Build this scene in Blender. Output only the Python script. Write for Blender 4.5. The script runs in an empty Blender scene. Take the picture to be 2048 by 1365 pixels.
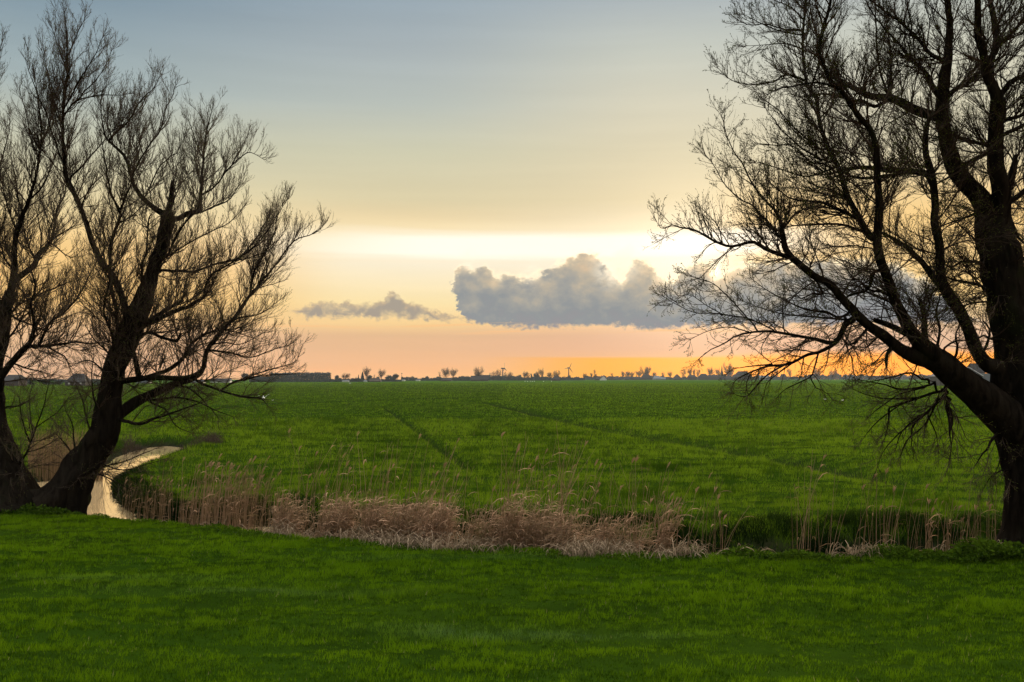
import bpy, math, random
import numpy as np

rng = np.random.default_rng(11)
random.seed(5)
scene = bpy.context.scene
COL = scene.collection

# ------------------------------------------------------------------ camera
EYE = 3.3                      # eye height on the dike
FPX = 35.0 / 36.0 * 2048.0     # focal length in photo pixels
PITCH = math.atan((757.0 - 682.5) / FPX)

cam_data = bpy.data.cameras.new("camera")
cam_data.lens = 35.0
cam_data.sensor_width = 36.0
cam_data.clip_start = 0.1
cam_data.clip_end = 12000.0
cam = bpy.data.objects.new("camera", cam_data)
COL.objects.link(cam)
cam.location = (0, 0, EYE)
cam.rotation_euler = (math.pi / 2 + PITCH, 0, 0)
scene.camera = cam


def ray(px, py):
    a = (px - 1024.0) / FPX
    b = (682.5 - py) / FPX
    cp, sp = math.cos(PITCH), math.sin(PITCH)
    return np.array([a, cp - b * sp, sp + b * cp])


def at_depth(px, py, dist):
    d = ray(px, py)
    return np.array([0, 0, EYE]) + d * (dist / d[1])


def on_level(px, py, z=0.0):
    d = ray(px, py)
    return np.array([0, 0, EYE]) + d * ((z - EYE) / d[2])


def az_el(px, py):
    d = ray(px, py)
    d = d / np.linalg.norm(d)
    return math.degrees(math.atan2(d[0], d[1])), math.degrees(math.asin(d[2]))


def lin(r, g, b):
    f = lambda c: (c / 255.0 / 12.92) if c <= 10 else ((c / 255.0 + 0.055) / 1.055) ** 2.4
    return (f(r), f(g), f(b), 1.0)


# ------------------------------------------------------------------ world
HAZE = 0.00006
HAZE_GLOW = (0.70, 0.66, 0.60)
SUN_AZ, SUN_EL = az_el(1432, 546)
world = bpy.data.worlds.new("World")
scene.world = world
world.use_nodes = True


class Nodes:
    """small helper to write node graphs as expressions"""

    def __init__(self, tree):
        self.t = tree
        tree.nodes.clear()

    def new(self, kind, **kw):
        n = self.t.nodes.new(kind)
        for k, v in kw.items():
            setattr(n, k, v)
        return n

    def put(self, sock, v):
        if isinstance(v, bpy.types.NodeSocket):
            self.t.links.new(v, sock)
        else:
            sock.default_value = v

    def m(self, op, *a):
        n = self.new('ShaderNodeMath', operation=op)
        for i, v in enumerate(a):
            self.put(n.inputs[i], v)
        return n.outputs[0]

    def step(self, v, lo, hi, to0=0.0, to1=1.0, smooth=True):
        n = self.new('ShaderNodeMapRange', interpolation_type='SMOOTHSTEP' if smooth else 'LINEAR')
        n.clamp = True
        self.put(n.inputs[0], v)
        for i, x in enumerate((lo, hi, to0, to1)):
            self.put(n.inputs[i + 1], x)
        return n.outputs[0]

    def mix(self, f, a, b, blend='MIX'):
        n = self.new('ShaderNodeMix', data_type='RGBA', blend_type=blend)
        n.clamp_factor = True
        self.put(n.inputs[0], f)
        self.put(n.inputs[6], a)
        self.put(n.inputs[7], b)
        return n.outputs[2]

    def ramp(self, v, stops, interp='LINEAR'):
        n = self.new('ShaderNodeValToRGB')
        r = n.color_ramp
        r.interpolation = interp
        while len(r.elements) < len(stops):
            r.elements.new(0.5)
        for e, (p, c) in zip(r.elements, stops):
            e.position = p
            e.color = c
        self.put(n.inputs[0], v)
        return n.outputs[0]

    def noise(self, vec, scale, detail=4.0, rough=0.5, out=0, dist=0.0):
        n = self.new('ShaderNodeTexNoise')
        self.put(n.inputs['Vector'], vec)
        n.inputs['Scale'].default_value = scale
        n.inputs['Detail'].default_value = detail
        n.inputs['Roughness'].default_value = rough
        n.inputs['Distortion'].default_value = dist
        return n.outputs[out]

    def vec(self, x, y, z=0.0):
        n = self.new('ShaderNodeCombineXYZ')
        for i, v in enumerate((x, y, z)):
            self.put(n.inputs[i], v)
        return n.outputs[0]

    def curve(self, v, pts):
        n = self.new('ShaderNodeFloatCurve')
        c = n.mapping.curves[0]
        pts = sorted(pts)
        c.points[0].location = pts[0]
        c.points[-1].location = pts[-1]
        for p in pts[1:-1]:
            c.points.new(*p)
        for p in c.points:
            p.handle_type = 'VECTOR'
        n.mapping.update()
        self.put(n.inputs['Value'], v)
        return n.outputs[0]


def build_world():
    w = Nodes(world.node_tree)
    tc = w.new('ShaderNodeTexCoord')
    sep = w.new('ShaderNodeSeparateXYZ')
    w.t.links.new(tc.outputs['Generated'], sep.inputs[0])
    deg = 180.0 / math.pi
    az = w.m('MULTIPLY', w.m('ARCTAN2', sep.outputs[0], sep.outputs[1]), deg)
    el = w.m('MULTIPLY', w.m('ARCSINE', sep.outputs[2]), deg)

    def el_ramp(rows):
        stops = []
        for e, c in rows:
            c = lin(*c)[:3] if max(c) > 12 else c
            if -1 < e < 25:      # the sky is seen through the haze layer: its own colour is a little stronger
                path = min(2750.0, 49.0 / math.tan(math.radians(max(e, 0.3))))
                t = math.exp(-HAZE * path)
                c = [max((v - s * (1 - t)) / t, 0.0) for v, s in zip(c, HAZE_GLOW)]
            stops.append(((e + 5.0) / 95.0, (c[0] / 4, c[1] / 4, c[2] / 4, 1.0)))     # a colour ramp clips at 1
        v = w.new('ShaderNodeVectorMath', operation='SCALE')
        w.put(v.inputs[0], w.ramp(w.step(el, -5.0, 90.0, smooth=False), stops))
        v.inputs['Scale'].default_value = 4.0
        return v.outputs[0]

    # soft streaky stratus: shifts the elevation at which each colour sits
    streak = w.noise(w.vec(w.m('MULTIPLY', az, 0.05), w.m('MULTIPLY', el, 0.9)), 1.0, 4.0, 0.55)
    over = [(30, (0.34, 0.40, 0.48)), (46, (2.5, 2.45, 2.3)), (90, (4.0, 3.9, 3.6))]  # unseen sky overhead, brightened well beyond the visible sky to light the grass
    west = el_ramp([(-5, (120, 120, 110)), (0, (232, 184, 146)), (1.5, (230, 186, 146)), (3, (240, 196, 148)),
                    (4.4, (250, 212, 150)), (6.3, (253, 226, 168)), (7.6, (252, 228, 172)), (9.2, (236, 216, 166)),
                    (11.5, (210, 206, 176)), (15.5, (164, 178, 179)), (21, (116, 141, 160))] + over)
    mid = el_ramp([(-5, (130, 120, 105)), (0, (255, 194, 140)), (0.6, (250, 190, 140)), (1.7, (236, 188, 146)), (2.5, (232, 188, 146)),
                   (3.1, (250, 211, 150)), (4.3, (252, 228, 172)), (5.6, (254, 236, 196)), (6.6, (255, 242, 214)),
                   (8.6, (250, 228, 182)), (9.2, (240, 218, 172)), (10.2, (222, 209, 170)), (12.8, (209, 206, 178)), (15.5, (186, 193, 186)), (18.3, (170, 180, 183)), (21, (155, 170, 180))] + over)
    sunny = el_ramp([(-5, (130, 120, 105)), (0, (255, 200, 130)), (0.8, (250, 192, 136)), (1.7, (236, 184, 148)), (2.5, (234, 186, 152)),
                   (3.1, (244, 200, 152)), (4.3, (252, 228, 180)), (5.6, (254, 238, 204)), (6.6, (255, 244, 220)),
                   (8.6, (250, 232, 196)), (9.2, (241, 223, 186)), (10.2, (230, 213, 174)), (12.8, (223, 212, 180)), (15.5, (215, 210, 188)), (18.3, (199, 202, 191)), (21, (174, 183, 186))] + over)
    col = w.mix(w.step(az, -27.0, -5.0), west, mid)
    col = w.mix(w.step(az, -7.0, 9.0), col, sunny)
    # brighter, yellower sky to the right of the cloud
    east = w.m('MULTIPLY', w.step(az, 14.0, 27.0), w.step(el, 30.0, 12.0))
    col = w.mix(w.m('MULTIPLY', east, 0.2), col, (0.80, 0.76, 0.50, 1.0))
    gold_l = w.m('MULTIPLY', w.step(az, -9.0, -17.0), w.m('MULTIPLY', w.step(el, 2.2, 4.6), w.step(el, 9.5, 6.5)))
    col = w.mix(w.m('MULTIPLY', gold_l, 0.55), col, lin(246, 186, 96))
    gold_r = w.m('MULTIPLY', w.step(az, 10.5, 15.0), w.m('MULTIPLY', w.step(el, 2.6, 5.0), w.step(el, 12.5, 8.0)))
    col = w.mix(w.m('MULTIPLY', gold_r, 0.75), col, (1.0, 0.60, 0.16, 1.0))
    # faint streak modulation
    val = w.step(streak, 0.25, 0.75, 0.965, 1.035, smooth=False)
    col = w.mix(1.0, col, w.vec(val, val, val), 'MULTIPLY')

    # white band where the stratus deck ends above the cumulus
    ed = w.m('ADD', el, w.m('MULTIPLY', w.m('SUBTRACT', streak, 0.5), 1.1))
    band = w.m('MULTIPLY', w.step(ed, 8.7, 7.9), w.step(ed, 6.65, 7.3))
    band = w.m('MULTIPLY', band, w.m('MULTIPLY', w.step(az, -17.0, -3.5), w.step(az, 21.0, 11.0)))
    col = w.mix(w.m('MULTIPLY', band, 0.95), col, (1.15, 1.06, 0.90, 1.0))
    # orange strip under the grey layer close to the horizon
    strip = w.m('MULTIPLY', w.step(w.m('ADD', el, w.m('MULTIPLY', w.m('SUBTRACT', streak, 0.5), 0.35)), w.step(az, 9.0, 17.0, 1.30, 1.62), w.step(az, 9.0, 17.0, 1.10, 1.05)),
                w.step(az, -3.0, 6.0))
    glow = w.mix(w.step(az, 1.0, 16.0), (1.10, 0.44, 0.0, 1), (1.65, 0.53, 0.0, 1))
    col = w.mix(strip, col, glow)
    # hidden sun: glow round it
    d2 = w.m('ADD', w.m('POWER', w.m('SUBTRACT', az, SUN_AZ), 2.0), w.m('POWER', w.m('SUBTRACT', el, SUN_EL), 2.0))
    halo = w.m('EXPONENT', w.m('MULTIPLY', d2, -0.035))
    col = w.mix(w.m('MULTIPLY', halo, 0.30), col, (1.25, 0.95, 0.55, 1.0), 'ADD')

    # ---- cumulus bank: outline of its top and base as functions of azimuth
    A0, A1 = -28.0, 30.0
    bank_top = [(300, 600), (896, 600), (902, 575), (905, 560), (910, 545), (920, 530), (932, 527),
                (944, 542), (954, 536), (964, 530), (976, 531), (984, 549), (1000, 553), (1022, 546), (1040, 556), (1056, 557),
                (1072, 550), (1096, 541), (1120, 524), (1136, 515), (1150, 507), (1168, 503), (1190, 504), (1202, 516),
                (1214, 533), (1230, 541), (1243, 560), (1247, 574), (1250, 540), (1262, 526), (1280, 518), (1294, 524), (1308, 538), (1326, 556),
                (1345, 564), (1358, 552), (1384, 532), (1402, 521), (1416, 523), (1424, 545), (1432, 560), (1442, 548), (1470, 534), (1520, 524), (1600, 518),
                (1700, 520), (1790, 530), (1850, 560), (1900, 600), (1960, 640), (2048, 660)]
    bank_base = [(300, 590), (896, 590), (902, 578), (907, 586), (914, 600), (920, 614), (925, 636), (940, 646), (1020, 653), (1100, 655), (1180, 650), (1240, 654),
                 (1300, 658), (1400, 653), (1500, 650), (1700, 650), (1900, 646), (2048, 640)]
    thin_top = [(300, 640), (560, 636), (585, 622), (620, 606), (650, 600), (690, 603), (730, 606), (765, 600), (776, 588), (788, 576),
                (797, 584), (806, 600), (850, 612), (880, 625), (910, 629), (940, 632), (960, 640), (2048, 640)]
    thin_base = [(300, 630), (570, 626), (620, 634), (660, 638), (700, 633), (750, 637), (800, 635), (850, 640), (910, 641), (945, 640), (960, 636), (2048, 630)]

    def prof(pts):
        out = []
        for x, y in pts:
            a, e = az_el(x, y)
            out.append(((a - A0) / (A1 - A0), e / 12.0))
        return out

    v1 = w.vec(az, w.m('MULTIPLY', el, 1.25), 3.0)
    n1 = w.noise(v1, 0.8, 7.0, 0.58)
    n2 = w.noise(v1, 1.9, 6.0, 0.60, 1)
    n3 = w.noise(v1, 1.1, 6.0, 0.55, 0, 0.4)
    s2 = w.new('ShaderNodeSeparateXYZ')
    w.t.links.new(n2, s2.inputs[0])
    azw = w.m('ADD', az, w.m('MULTIPLY', w.m('SUBTRACT', s2.outputs[0], 0.5), 1.2))
    elw = w.m('ADD', el, w.m('MULTIPLY', w.m('SUBTRACT', s2.outputs[1], 0.5), 1.2))
    pos = w.step(azw, A0, A1, smooth=False)

    def layer(top_px, base_px, soft):
        top = w.m('MULTIPLY', w.curve(pos, prof(top_px)), 12.0)
        bas = w.m('MULTIPLY', w.curve(pos, prof(base_px)), 12.0)
        dt = w.m('SUBTRACT', top, elw)
        db = w.m('SUBTRACT', elw, bas)
        return dt, w.m('MULTIPLY', w.step(dt, -0.05, soft), w.step(db, -0.14, 0.20))

    dt, mask = layer(bank_top, bank_base, 0.19)
    dt2, mask2 = layer(thin_top, thin_base, 0.26)
    front = w.m('MULTIPLY', w.step(az, -40.0, -35.0), w.step(az, 50.0, 45.0))
    mask = w.m('MULTIPLY', w.m('MULTIPLY', mask, front), 0.98)
    mask2 = w.m('MULTIPLY', w.m('MULTIPLY', mask2, front), w.step(n3, 0.30, 0.55, 0.35, 0.92))
    # body colour: blue grey below, warmer and lighter in the upper lumps
    lump = w.m('ADD', w.m('MULTIPLY', w.m('SUBTRACT', n1, 0.5), 1.5), w.m('ADD', w.m('MULTIPLY', w.m('SUBTRACT', el, 3.0), 0.22), w.m('MULTIPLY', halo, 0.22)))
    body = w.ramp(w.step(lump, -0.1, 1.0, smooth=False),
                  [(0.0, lin(146, 145, 149)), (0.25, lin(142, 147, 150)), (0.50, lin(162, 160, 154)), (0.75, lin(190, 177, 156)), (1.0, lin(214, 188, 156))])
    d2c = w.m('EXPONENT', w.m('MULTIPLY', d2, -0.012))
    lit = w.m('MULTIPLY', w.step(n3, 0.52, 0.70), w.step(dt, 1.5, 0.1))
    body = w.mix(w.m('MULTIPLY', lit, w.m('MULTIPLY', d2c, 0.55)), body, lin(240, 205, 160))
    edge = w.m('MULTIPLY', w.m('ADD', w.m('MULTIPLY', w.step(dt, 0.28, 0.0), 0.65), w.m('MULTIPLY', w.step(dt, 0.95, 0.1), w.step(n1, 0.36, 0.60, 0.0, 0.5))), w.m('ADD', 0.22, w.m('MULTIPLY', d2c, 0.85)))
    body = w.mix(w.m('MULTIPLY', edge, 1.0), body, (1.35, 1.05, 0.62, 1.0))
    col = w.mix(mask2, col, w.mix(w.step(dt2, 0.5, 0.1), lin(160, 150, 140), lin(196, 172, 142)))
    # the sun shining through the gap
    burn = w.m('EXPONENT', w.m('MULTIPLY', d2, -7.0))
    col = w.mix(mask, col, body)
    col = w.mix(w.m('MULTIPLY', burn, w.step(n3, 0.30, 0.65, 0.10, 0.55)), col, (1.6, 1.25, 0.75, 1.0), 'ADD')
    # rim light running along the sunward tops
    rim = w.m('MULTIPLY', w.m('EXPONENT', w.m('MULTIPLY', w.m('POWER', w.m('SUBTRACT', dt, 0.03), 2.0), -28.0)), w.m('MULTIPLY', front, w.step(az, -3.7, -3.2)))
    rim = w.m('MULTIPLY', w.m('MULTIPLY', rim, w.step(el, 3.6, 4.6)), w.m('MULTIPLY', w.step(n1, 0.35, 0.6), w.m('ADD', 0.35, w.m('MULTIPLY', d2c, 0.65))))
    col = w.mix(w.m('MULTIPLY', rim, 0.9), col, (1.35, 1.15, 0.78, 1.0))
    # bright veils beside the lumps nearest the sun
    for gx, gy, gr, ga in ((1222, 540, 0.8, 1.0), (938, 520, 0.5, 0.7), (1250, 520, 0.9, 0.6), (1060, 545, 0.45, 0.7), (1330, 545, 0.5, 0.7)):
        ga_, ge_ = az_el(gx, gy)
        g2_ = w.m('ADD', w.m('POWER', w.m('SUBTRACT', az, ga_), 2.0), w.m('POWER', w.m('SUBTRACT', el, ge_), 2.0))
        gv = w.m('MULTIPLY', w.m('EXPONENT', w.m('MULTIPLY', g2_, -1.0 / gr ** 2)), w.step(n3, 0.32, 0.62))
        col = w.mix(w.m('MULTIPLY', gv, ga), col, (1.2, 1.05, 0.80, 1.0))
    # thin lit streaks below the cloud base
    sn = w.noise(w.vec(w.m('MULTIPLY', az, 0.16), w.m('MULTIPLY', el, 3.2), 7.0), 1.0, 3.0, 0.5)
    sm = w.m('MULTIPLY', w.step(sn, 0.55, 0.70), w.m('MULTIPLY', w.step(el, 2.35, 2.75), w.step(el, 3.35, 3.0)))
    col = w.mix(w.m('MULTIPLY', sm, 0.55), col, lin(255, 196, 130))

    # physical sky overhead, beyond the cloud deck the photograph shows
    sky = w.new('ShaderNodeTexSky', sky_type='NISHITA')
    sky.sun_disc = False
    sky.sun_elevation = math.radians(SUN_EL)
    sky.sun_rotation = math.radians(SUN_AZ)
    bg1 = w.new('ShaderNodeBackground')
    w.put(bg1.inputs[0], sky.outputs[0])
    w.put(bg1.inputs[1], w.m('MULTIPLY', w.step(el, 24.0, 45.0), 0.08))
    bg2 = w.new('ShaderNodeBackground')
    w.put(bg2.inputs[0], col)
    bg2.inputs[1].default_value = 1.0
    add = w.new('ShaderNodeAddShader')
    w.t.links.new(bg1.outputs[0], add.inputs[0])
    w.t.links.new(bg2.outputs[0], add.inputs[1])
    out = w.new('ShaderNodeOutputWorld')
    w.t.links.new(add.outputs[0], out.inputs['Surface'])


build_world()

# ------------------------------------------------------------------ sun (veiled by the cloud) and exposure
sun_data = bpy.data.lights.new("sun", 'SUN')
sun_data.energy = 3.4
sun_data.angle = math.radians(10.0)
sun_data.color = (1.0, 0.74, 0.45)
sun = bpy.data.objects.new("sun", sun_data)
COL.objects.link(sun)
sun.rotation_euler = (math.radians(90 - SUN_EL), 0, math.radians(180 - SUN_AZ))
sun.location = (20, 60, 40)

scene.view_settings.view_transform = 'Standard'
scene.view_settings.look = 'None'
scene.view_settings.gamma = 1.0
scene.view_settings.exposure = 0.0
scene.view_settings.use_curve_mapping = False
scene.render.engine = 'CYCLES'
scene.cycles.max_bounces = 6
scene.cycles.diffuse_bounces = 2
scene.cycles.glossy_bounces = 2
scene.cycles.transmission_bounces = 3
scene.cycles.volume_bounces = 0
scene.cycles.transparent_max_bounces = 8
scene.cycles.use_denoising = True


# ------------------------------------------------------------------ mesh and tagging helpers
def tag(o, label=None, category=None, group=None, kind=None):
    if label:
        o["label"] = label
    if category:
        o["category"] = category
    if group:
        o["group"] = group
    if kind:
        o["kind"] = kind
    return o


def empty(name, loc=(0, 0, 0), rz=0.0):
    o = bpy.data.objects.new(name, None)
    o.location = loc
    o.rotation_euler = (0, 0, rz)
    o.empty_display_size = 0.2
    COL.objects.link(o)
    return o


def mesh_data(name, V, F, mat, smooth=True, attr=None):
    """V (n,3) array; F list of (m,3) or (m,4) index arrays"""
    if isinstance(F, np.ndarray):
        F = [F]
    F = [f for f in F if len(f)]
    me = bpy.data.meshes.new(name)
    V = np.asarray(V, dtype=np.float32)
    me.vertices.add(len(V))
    me.vertices.foreach_set("co", V.ravel())
    idx = np.concatenate([f.ravel() for f in F]).astype(np.int32)
    cnt = np.concatenate([np.full(len(f), f.shape[1]) for f in F]).astype(np.int32)
    st = np.concatenate([[0], np.cumsum(cnt)[:-1]]).astype(np.int32)
    me.loops.add(len(idx))
    me.loops.foreach_set("vertex_index", idx)
    me.polygons.add(len(cnt))
    me.polygons.foreach_set("loop_start", st)
    me.polygons.foreach_set("loop_total", cnt)
    me.polygons.foreach_set("use_smooth", np.full(len(cnt), smooth, dtype=bool))
    for k, a in (attr or {}).items():
        at = me.attributes.new(k, 'FLOAT', 'POINT')
        at.data.foreach_set("value", np.asarray(a, dtype=np.float32))
    me.materials.append(mat)
    me.update(calc_edges=True)
    return me


def link(name, me, parent=None, loc=None):
    o = bpy.data.objects.new(name, me)
    COL.objects.link(o)
    if parent is not None:
        o.parent = parent
    if loc is not None:
        o.location = loc
    return o


def norm(a):
    return a / np.maximum(np.linalg.norm(a, axis=-1, keepdims=True), 1e-9)


def tubes(P, R, sides=3, cap=True):
    """P (n,k,3) centre lines, R (n,k) radii -> verts, faces"""
    n, k = P.shape[:2]
    T = np.empty_like(P)
    T[:, 1:-1] = P[:, 2:] - P[:, :-2]
    T[:, 0] = P[:, 1] - P[:, 0]
    T[:, -1] = P[:, -1] - P[:, -2]
    T = norm(T)
    ref = np.tile(np.array([0.31, 0.86, 0.41]), (n, 1))
    ref = norm(ref - 0.0)
    m = norm(P[:, -1] - P[:, 0])
    bad = np.abs((m * ref).sum(-1)) > 0.85
    ref[bad] = np.array([0.9, -0.3, 0.3])
    U = norm(np.cross(T, ref[:, None, :]))
    W = np.cross(T, U)
    a = np.arange(sides) * 2 * math.pi / sides
    V = P[:, :, None, :] + R[:, :, None, None] * (np.cos(a)[None, None, :, None] * U[:, :, None, :] + np.sin(a)[None, None, :, None] * W[:, :, None, :])
    base = (np.arange(n) * k * sides)[:, None, None]
    i = np.arange(k - 1)[None, :, None]
    j = np.arange(sides)[None, None, :]
    j2 = (j + 1) % sides
    q = np.stack(np.broadcast_arrays(base + i * sides + j, base + i * sides + j2, base + (i + 1) * sides + j2, base + (i + 1) * sides + j), -1).reshape(-1, 4)
    return V.reshape(-1, 3), q


def ribbons(P, W, S):
    """flat strips: P (n,k,3), half widths W (n,k), side vectors S (n,3)"""
    n, k = P.shape[:2]
    V = np.stack([P - S[:, None, :] * W[:, :, None], P + S[:, None, :] * W[:, :, None]], 2)
    base = (np.arange(n) * k * 2)[:, None]
    i = np.arange(k - 1)[None, :]
    q = np.stack([base + i * 2, base + i * 2 + 1, base + i * 2 + 3, base + i * 2 + 2], -1).reshape(-1, 4)
    return V.reshape(-1, 3), q


def join(parts):
    Vs, Fs, o = [], [], 0
    for V, F in parts:
        Vs.append(V)
        for f in (F if isinstance(F, list) else [F]):
            Fs.append(np.asarray(f) + o)
        o += len(V)
    return np.concatenate(Vs), Fs


NOISE = np.random.default_rng(3).random((256, 256))


def vnoise(x, y):
    xi, yi = np.floor(x).astype(int), np.floor(y).astype(int)
    fx, fy = x - xi, y - yi
    fx, fy = fx * fx * (3 - 2 * fx), fy * fy * (3 - 2 * fy)
    g = lambda a, b: NOISE[a % 256, b % 256]
    return (g(xi, yi) * (1 - fx) + g(xi + 1, yi) * fx) * (1 - fy) + (g(xi, yi + 1) * (1 - fx) + g(xi + 1, yi + 1) * fx) * fy


def fbm(x, y, o=4):
    s, a, t = 0, 1.0, 0
    for i in range(o):
        s = s + a * vnoise(x * 2 ** i + 17.3 * i, y * 2 ** i + 9.1 * i)
        t += a
        a *= 0.5
    return s / t


def seg_dist(x, y, pts):
    """distance of points to a polyline"""
    d = np.full(x.shape, 1e9)
    for (ax, ay), (bx, by) in zip(pts[:-1], pts[1:]):
        vx, vy = bx - ax, by - ay
        t = np.clip(((x - ax) * vx + (y - ay) * vy) / max(vx * vx + vy * vy, 1e-9), 0, 1)
        d = np.minimum(d, np.hypot(x - ax - t * vx, y - ay - t * vy))
    return d


# ------------------------------------------------------------------ materials
def material(name, build):
    m = bpy.data.materials.new(name)
    m.use_nodes = True
    n = Nodes(m.node_tree)
    s = build(n)
    out = n.new('ShaderNodeOutputMaterial')
    n.t.links.new(s, out.inputs['Surface'])
    return m


def principled(n, color, rough=0.9, normal=None, spec=0.2, metal=0.0):
    b = n.new('ShaderNodeBsdfPrincipled')
    n.put(b.inputs['Base Color'], color)
    n.put(b.inputs['Roughness'], rough)
    b.inputs['Specular IOR Level'].default_value = spec
    b.inputs['Metallic'].default_value = metal
    if normal is not None:
        n.put(b.inputs['Normal'], normal)
    return b.outputs[0]


def bump(n, h, strength=0.5, dist=0.02):
    b = n.new('ShaderNodeBump')
    b.inputs['Strength'].default_value = strength
    b.inputs['Distance'].default_value = dist
    n.put(b.inputs['Height'], h)
    return b.outputs[0]


def position(n):
    return n.new('ShaderNodeNewGeometry').outputs['Position']


def attribute(n, name):
    a = n.new('ShaderNodeAttribute')
    a.attribute_name = name
    return a.outputs['Fac']


def simple(name, c1, c2, scale, rough=0.9, spec=0.2, bumpy=0.0):
    def f(n):
        p = n.new('ShaderNodeTexCoord').outputs['Object']
        h = n.noise(p, scale, 5.0, 0.6)
        col = n.mix(n.step(h, 0.3, 0.7), c1 + (1.0,), c2 + (1.0,))
        return principled(n, col, rough, bump(n, h, bumpy, 0.05) if bumpy else None, spec)
    return material(name, f)


def bark_mat(n):
    p = position(n)
    mp = n.new('ShaderNodeMapping')
    mp.inputs['Scale'].default_value = (5.0, 5.0, 0.9)
    n.put(mp.inputs['Vector'], p)
    h = n.noise(mp.outputs[0], 1.6, 6.0, 0.65, dist=0.6)
    moss = n.step(n.noise(p, 1.4, 3.0), 0.56, 0.70)
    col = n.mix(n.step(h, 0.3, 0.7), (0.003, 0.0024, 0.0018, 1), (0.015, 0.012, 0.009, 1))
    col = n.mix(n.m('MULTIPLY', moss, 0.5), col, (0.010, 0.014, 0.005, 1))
    d = n.new('ShaderNodeBsdfDiffuse')
    n.put(d.inputs[0], col)
    n.put(d.inputs['Normal'], bump(n, h, 0.9, 0.05))
    return d.outputs[0]


def leafy(name, dark, light, dry=None, trans=0.35, patch=0.35, pale=None):
    """thin leaf or blade: diffuse plus translucent, tinted per blade (attribute) and in patches"""
    def f(n):
        p = position(n)
        t = attribute(n, 'tint')
        col = n.mix(t, dark + (1.0,), light + (1.0,))
        pn = n.step(n.noise(p, patch, 4.0, 0.6), 0.38, 0.66)
        col = n.mix(n.m('MULTIPLY', pn, 0.14), col, tuple(0.72 * c for c in dark) + (1.0,))
        if pale:
            col = n.mix(attribute(n, 'pale'), col, pale + (1.0,))
        if dry:
            col = n.mix(n.step(t, 0.93, 0.99), col, dry + (1.0,))
        d = n.new('ShaderNodeBsdfDiffuse')
        n.put(d.inputs[0], col)
        tr = n.new('ShaderNodeBsdfTranslucent')
        n.put(tr.inputs[0], col)
        mx = n.new('ShaderNodeMixShader')
        mx.inputs[0].default_value = trans
        n.t.links.new(d.outputs[0], mx.inputs[1])
        n.t.links.new(tr.outputs[0], mx.inputs[2])
        return mx.outputs[0]
    return material(name, f)


def ground_mat(n):
    p = position(n)
    bank = attribute(n, 'bank')
    sep = n.new('ShaderNodeSeparateXYZ')
    n.t.links.new(p, sep.inputs[0])
    big = n.noise(n.vec(n.m('MULTIPLY', sep.outputs[0], 0.5), sep.outputs[1]), 0.06, 5.0, 0.6)
    fine = n.noise(p, 2.2, 5.0, 0.65)
    col = n.mix(n.step(big, 0.35, 0.65), (0.022, 0.062, 0.002, 1), (0.042, 0.084, 0.003, 1))
    tuft = n.noise(n.vec(n.m('MULTIPLY', sep.outputs[0], 0.6), sep.outputs[1]), 0.55, 4.0, 0.6)
    col = n.mix(n.m('MULTIPLY', n.step(tuft, 0.50, 0.66), 0.55), col, (0.008, 0.024, 0.001, 1))
    col = n.mix(n.m('MULTIPLY', n.step(fine, 0.45, 0.75), 0.5), col, (0.006, 0.018, 0.001, 1))
    mud = n.mix(n.step(fine, 0.35, 0.65), (0.005, 0.007, 0.003, 1), (0.014, 0.013, 0.007, 1))
    cover = attribute(n, 'cover')      # shade of blades painted in: canopy tone where none are modelled, darker between them
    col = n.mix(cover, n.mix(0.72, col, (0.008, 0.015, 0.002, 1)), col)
    col = n.mix(bank, col, mud)
    d = n.new('ShaderNodeBsdfDiffuse')
    n.put(d.inputs[0], col)
    n.put(d.inputs['Normal'], bump(n, fine, 0.6, 0.08))
    return d.outputs[0]


def water_mat(n):
    p = position(n)
    h = n.noise(p, 1.3, 3.0, 0.5)
    b = n.new('ShaderNodeBsdfPrincipled')
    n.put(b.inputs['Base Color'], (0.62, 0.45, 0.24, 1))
    b.inputs['Metallic'].default_value = 0.4      # golden metal share puts extra sky reflection into the water colour
    n.put(b.inputs['Roughness'], 0.03)
    n.put(b.inputs['Normal'], bump(n, h, 0.12, 0.03))
    b.inputs['IOR'].default_value = 2.3
    return b.outputs[0]


M_BARK = material('bark', bark_mat)
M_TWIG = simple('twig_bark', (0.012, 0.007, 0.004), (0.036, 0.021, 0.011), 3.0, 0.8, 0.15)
M_BUD = leafy('leaf_bud', (0.030, 0.038, 0.009), (0.13, 0.16, 0.022), trans=0.5)
M_LAWN = leafy('lawn_blade', (0.010, 0.030, 0.001), (0.110, 0.204, 0.004), (0.24, 0.22, 0.10), 0.45, 0.25, (0.12, 0.21, 0.07))
M_MEADOW = leafy('meadow_blade', (0.018, 0.046, 0.002), (0.140, 0.222, 0.009), (0.16, 0.14, 0.05), 0.42, 0.16)
M_REED = leafy('dry_reed', (0.085, 0.062, 0.026), (0.43, 0.275, 0.18), None, 0.35, 0.8)
M_DEAD = leafy('dead_grass', (0.09, 0.065, 0.038), (0.33, 0.25, 0.175), None, 0.3, 1.2)
M_SEDGE = leafy('bank_sedge', (0.005, 0.013, 0.002), (0.034, 0.060, 0.007), None, 0.3, 0.8)
M_WEED = leafy('weed_leaf', (0.014, 0.036, 0.003), (0.050, 0.088, 0.006), None, 0.3, 0.8)
M_GROUND = material('pasture', ground_mat)
M_WATER = material('ditch_water', water_mat)

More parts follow.
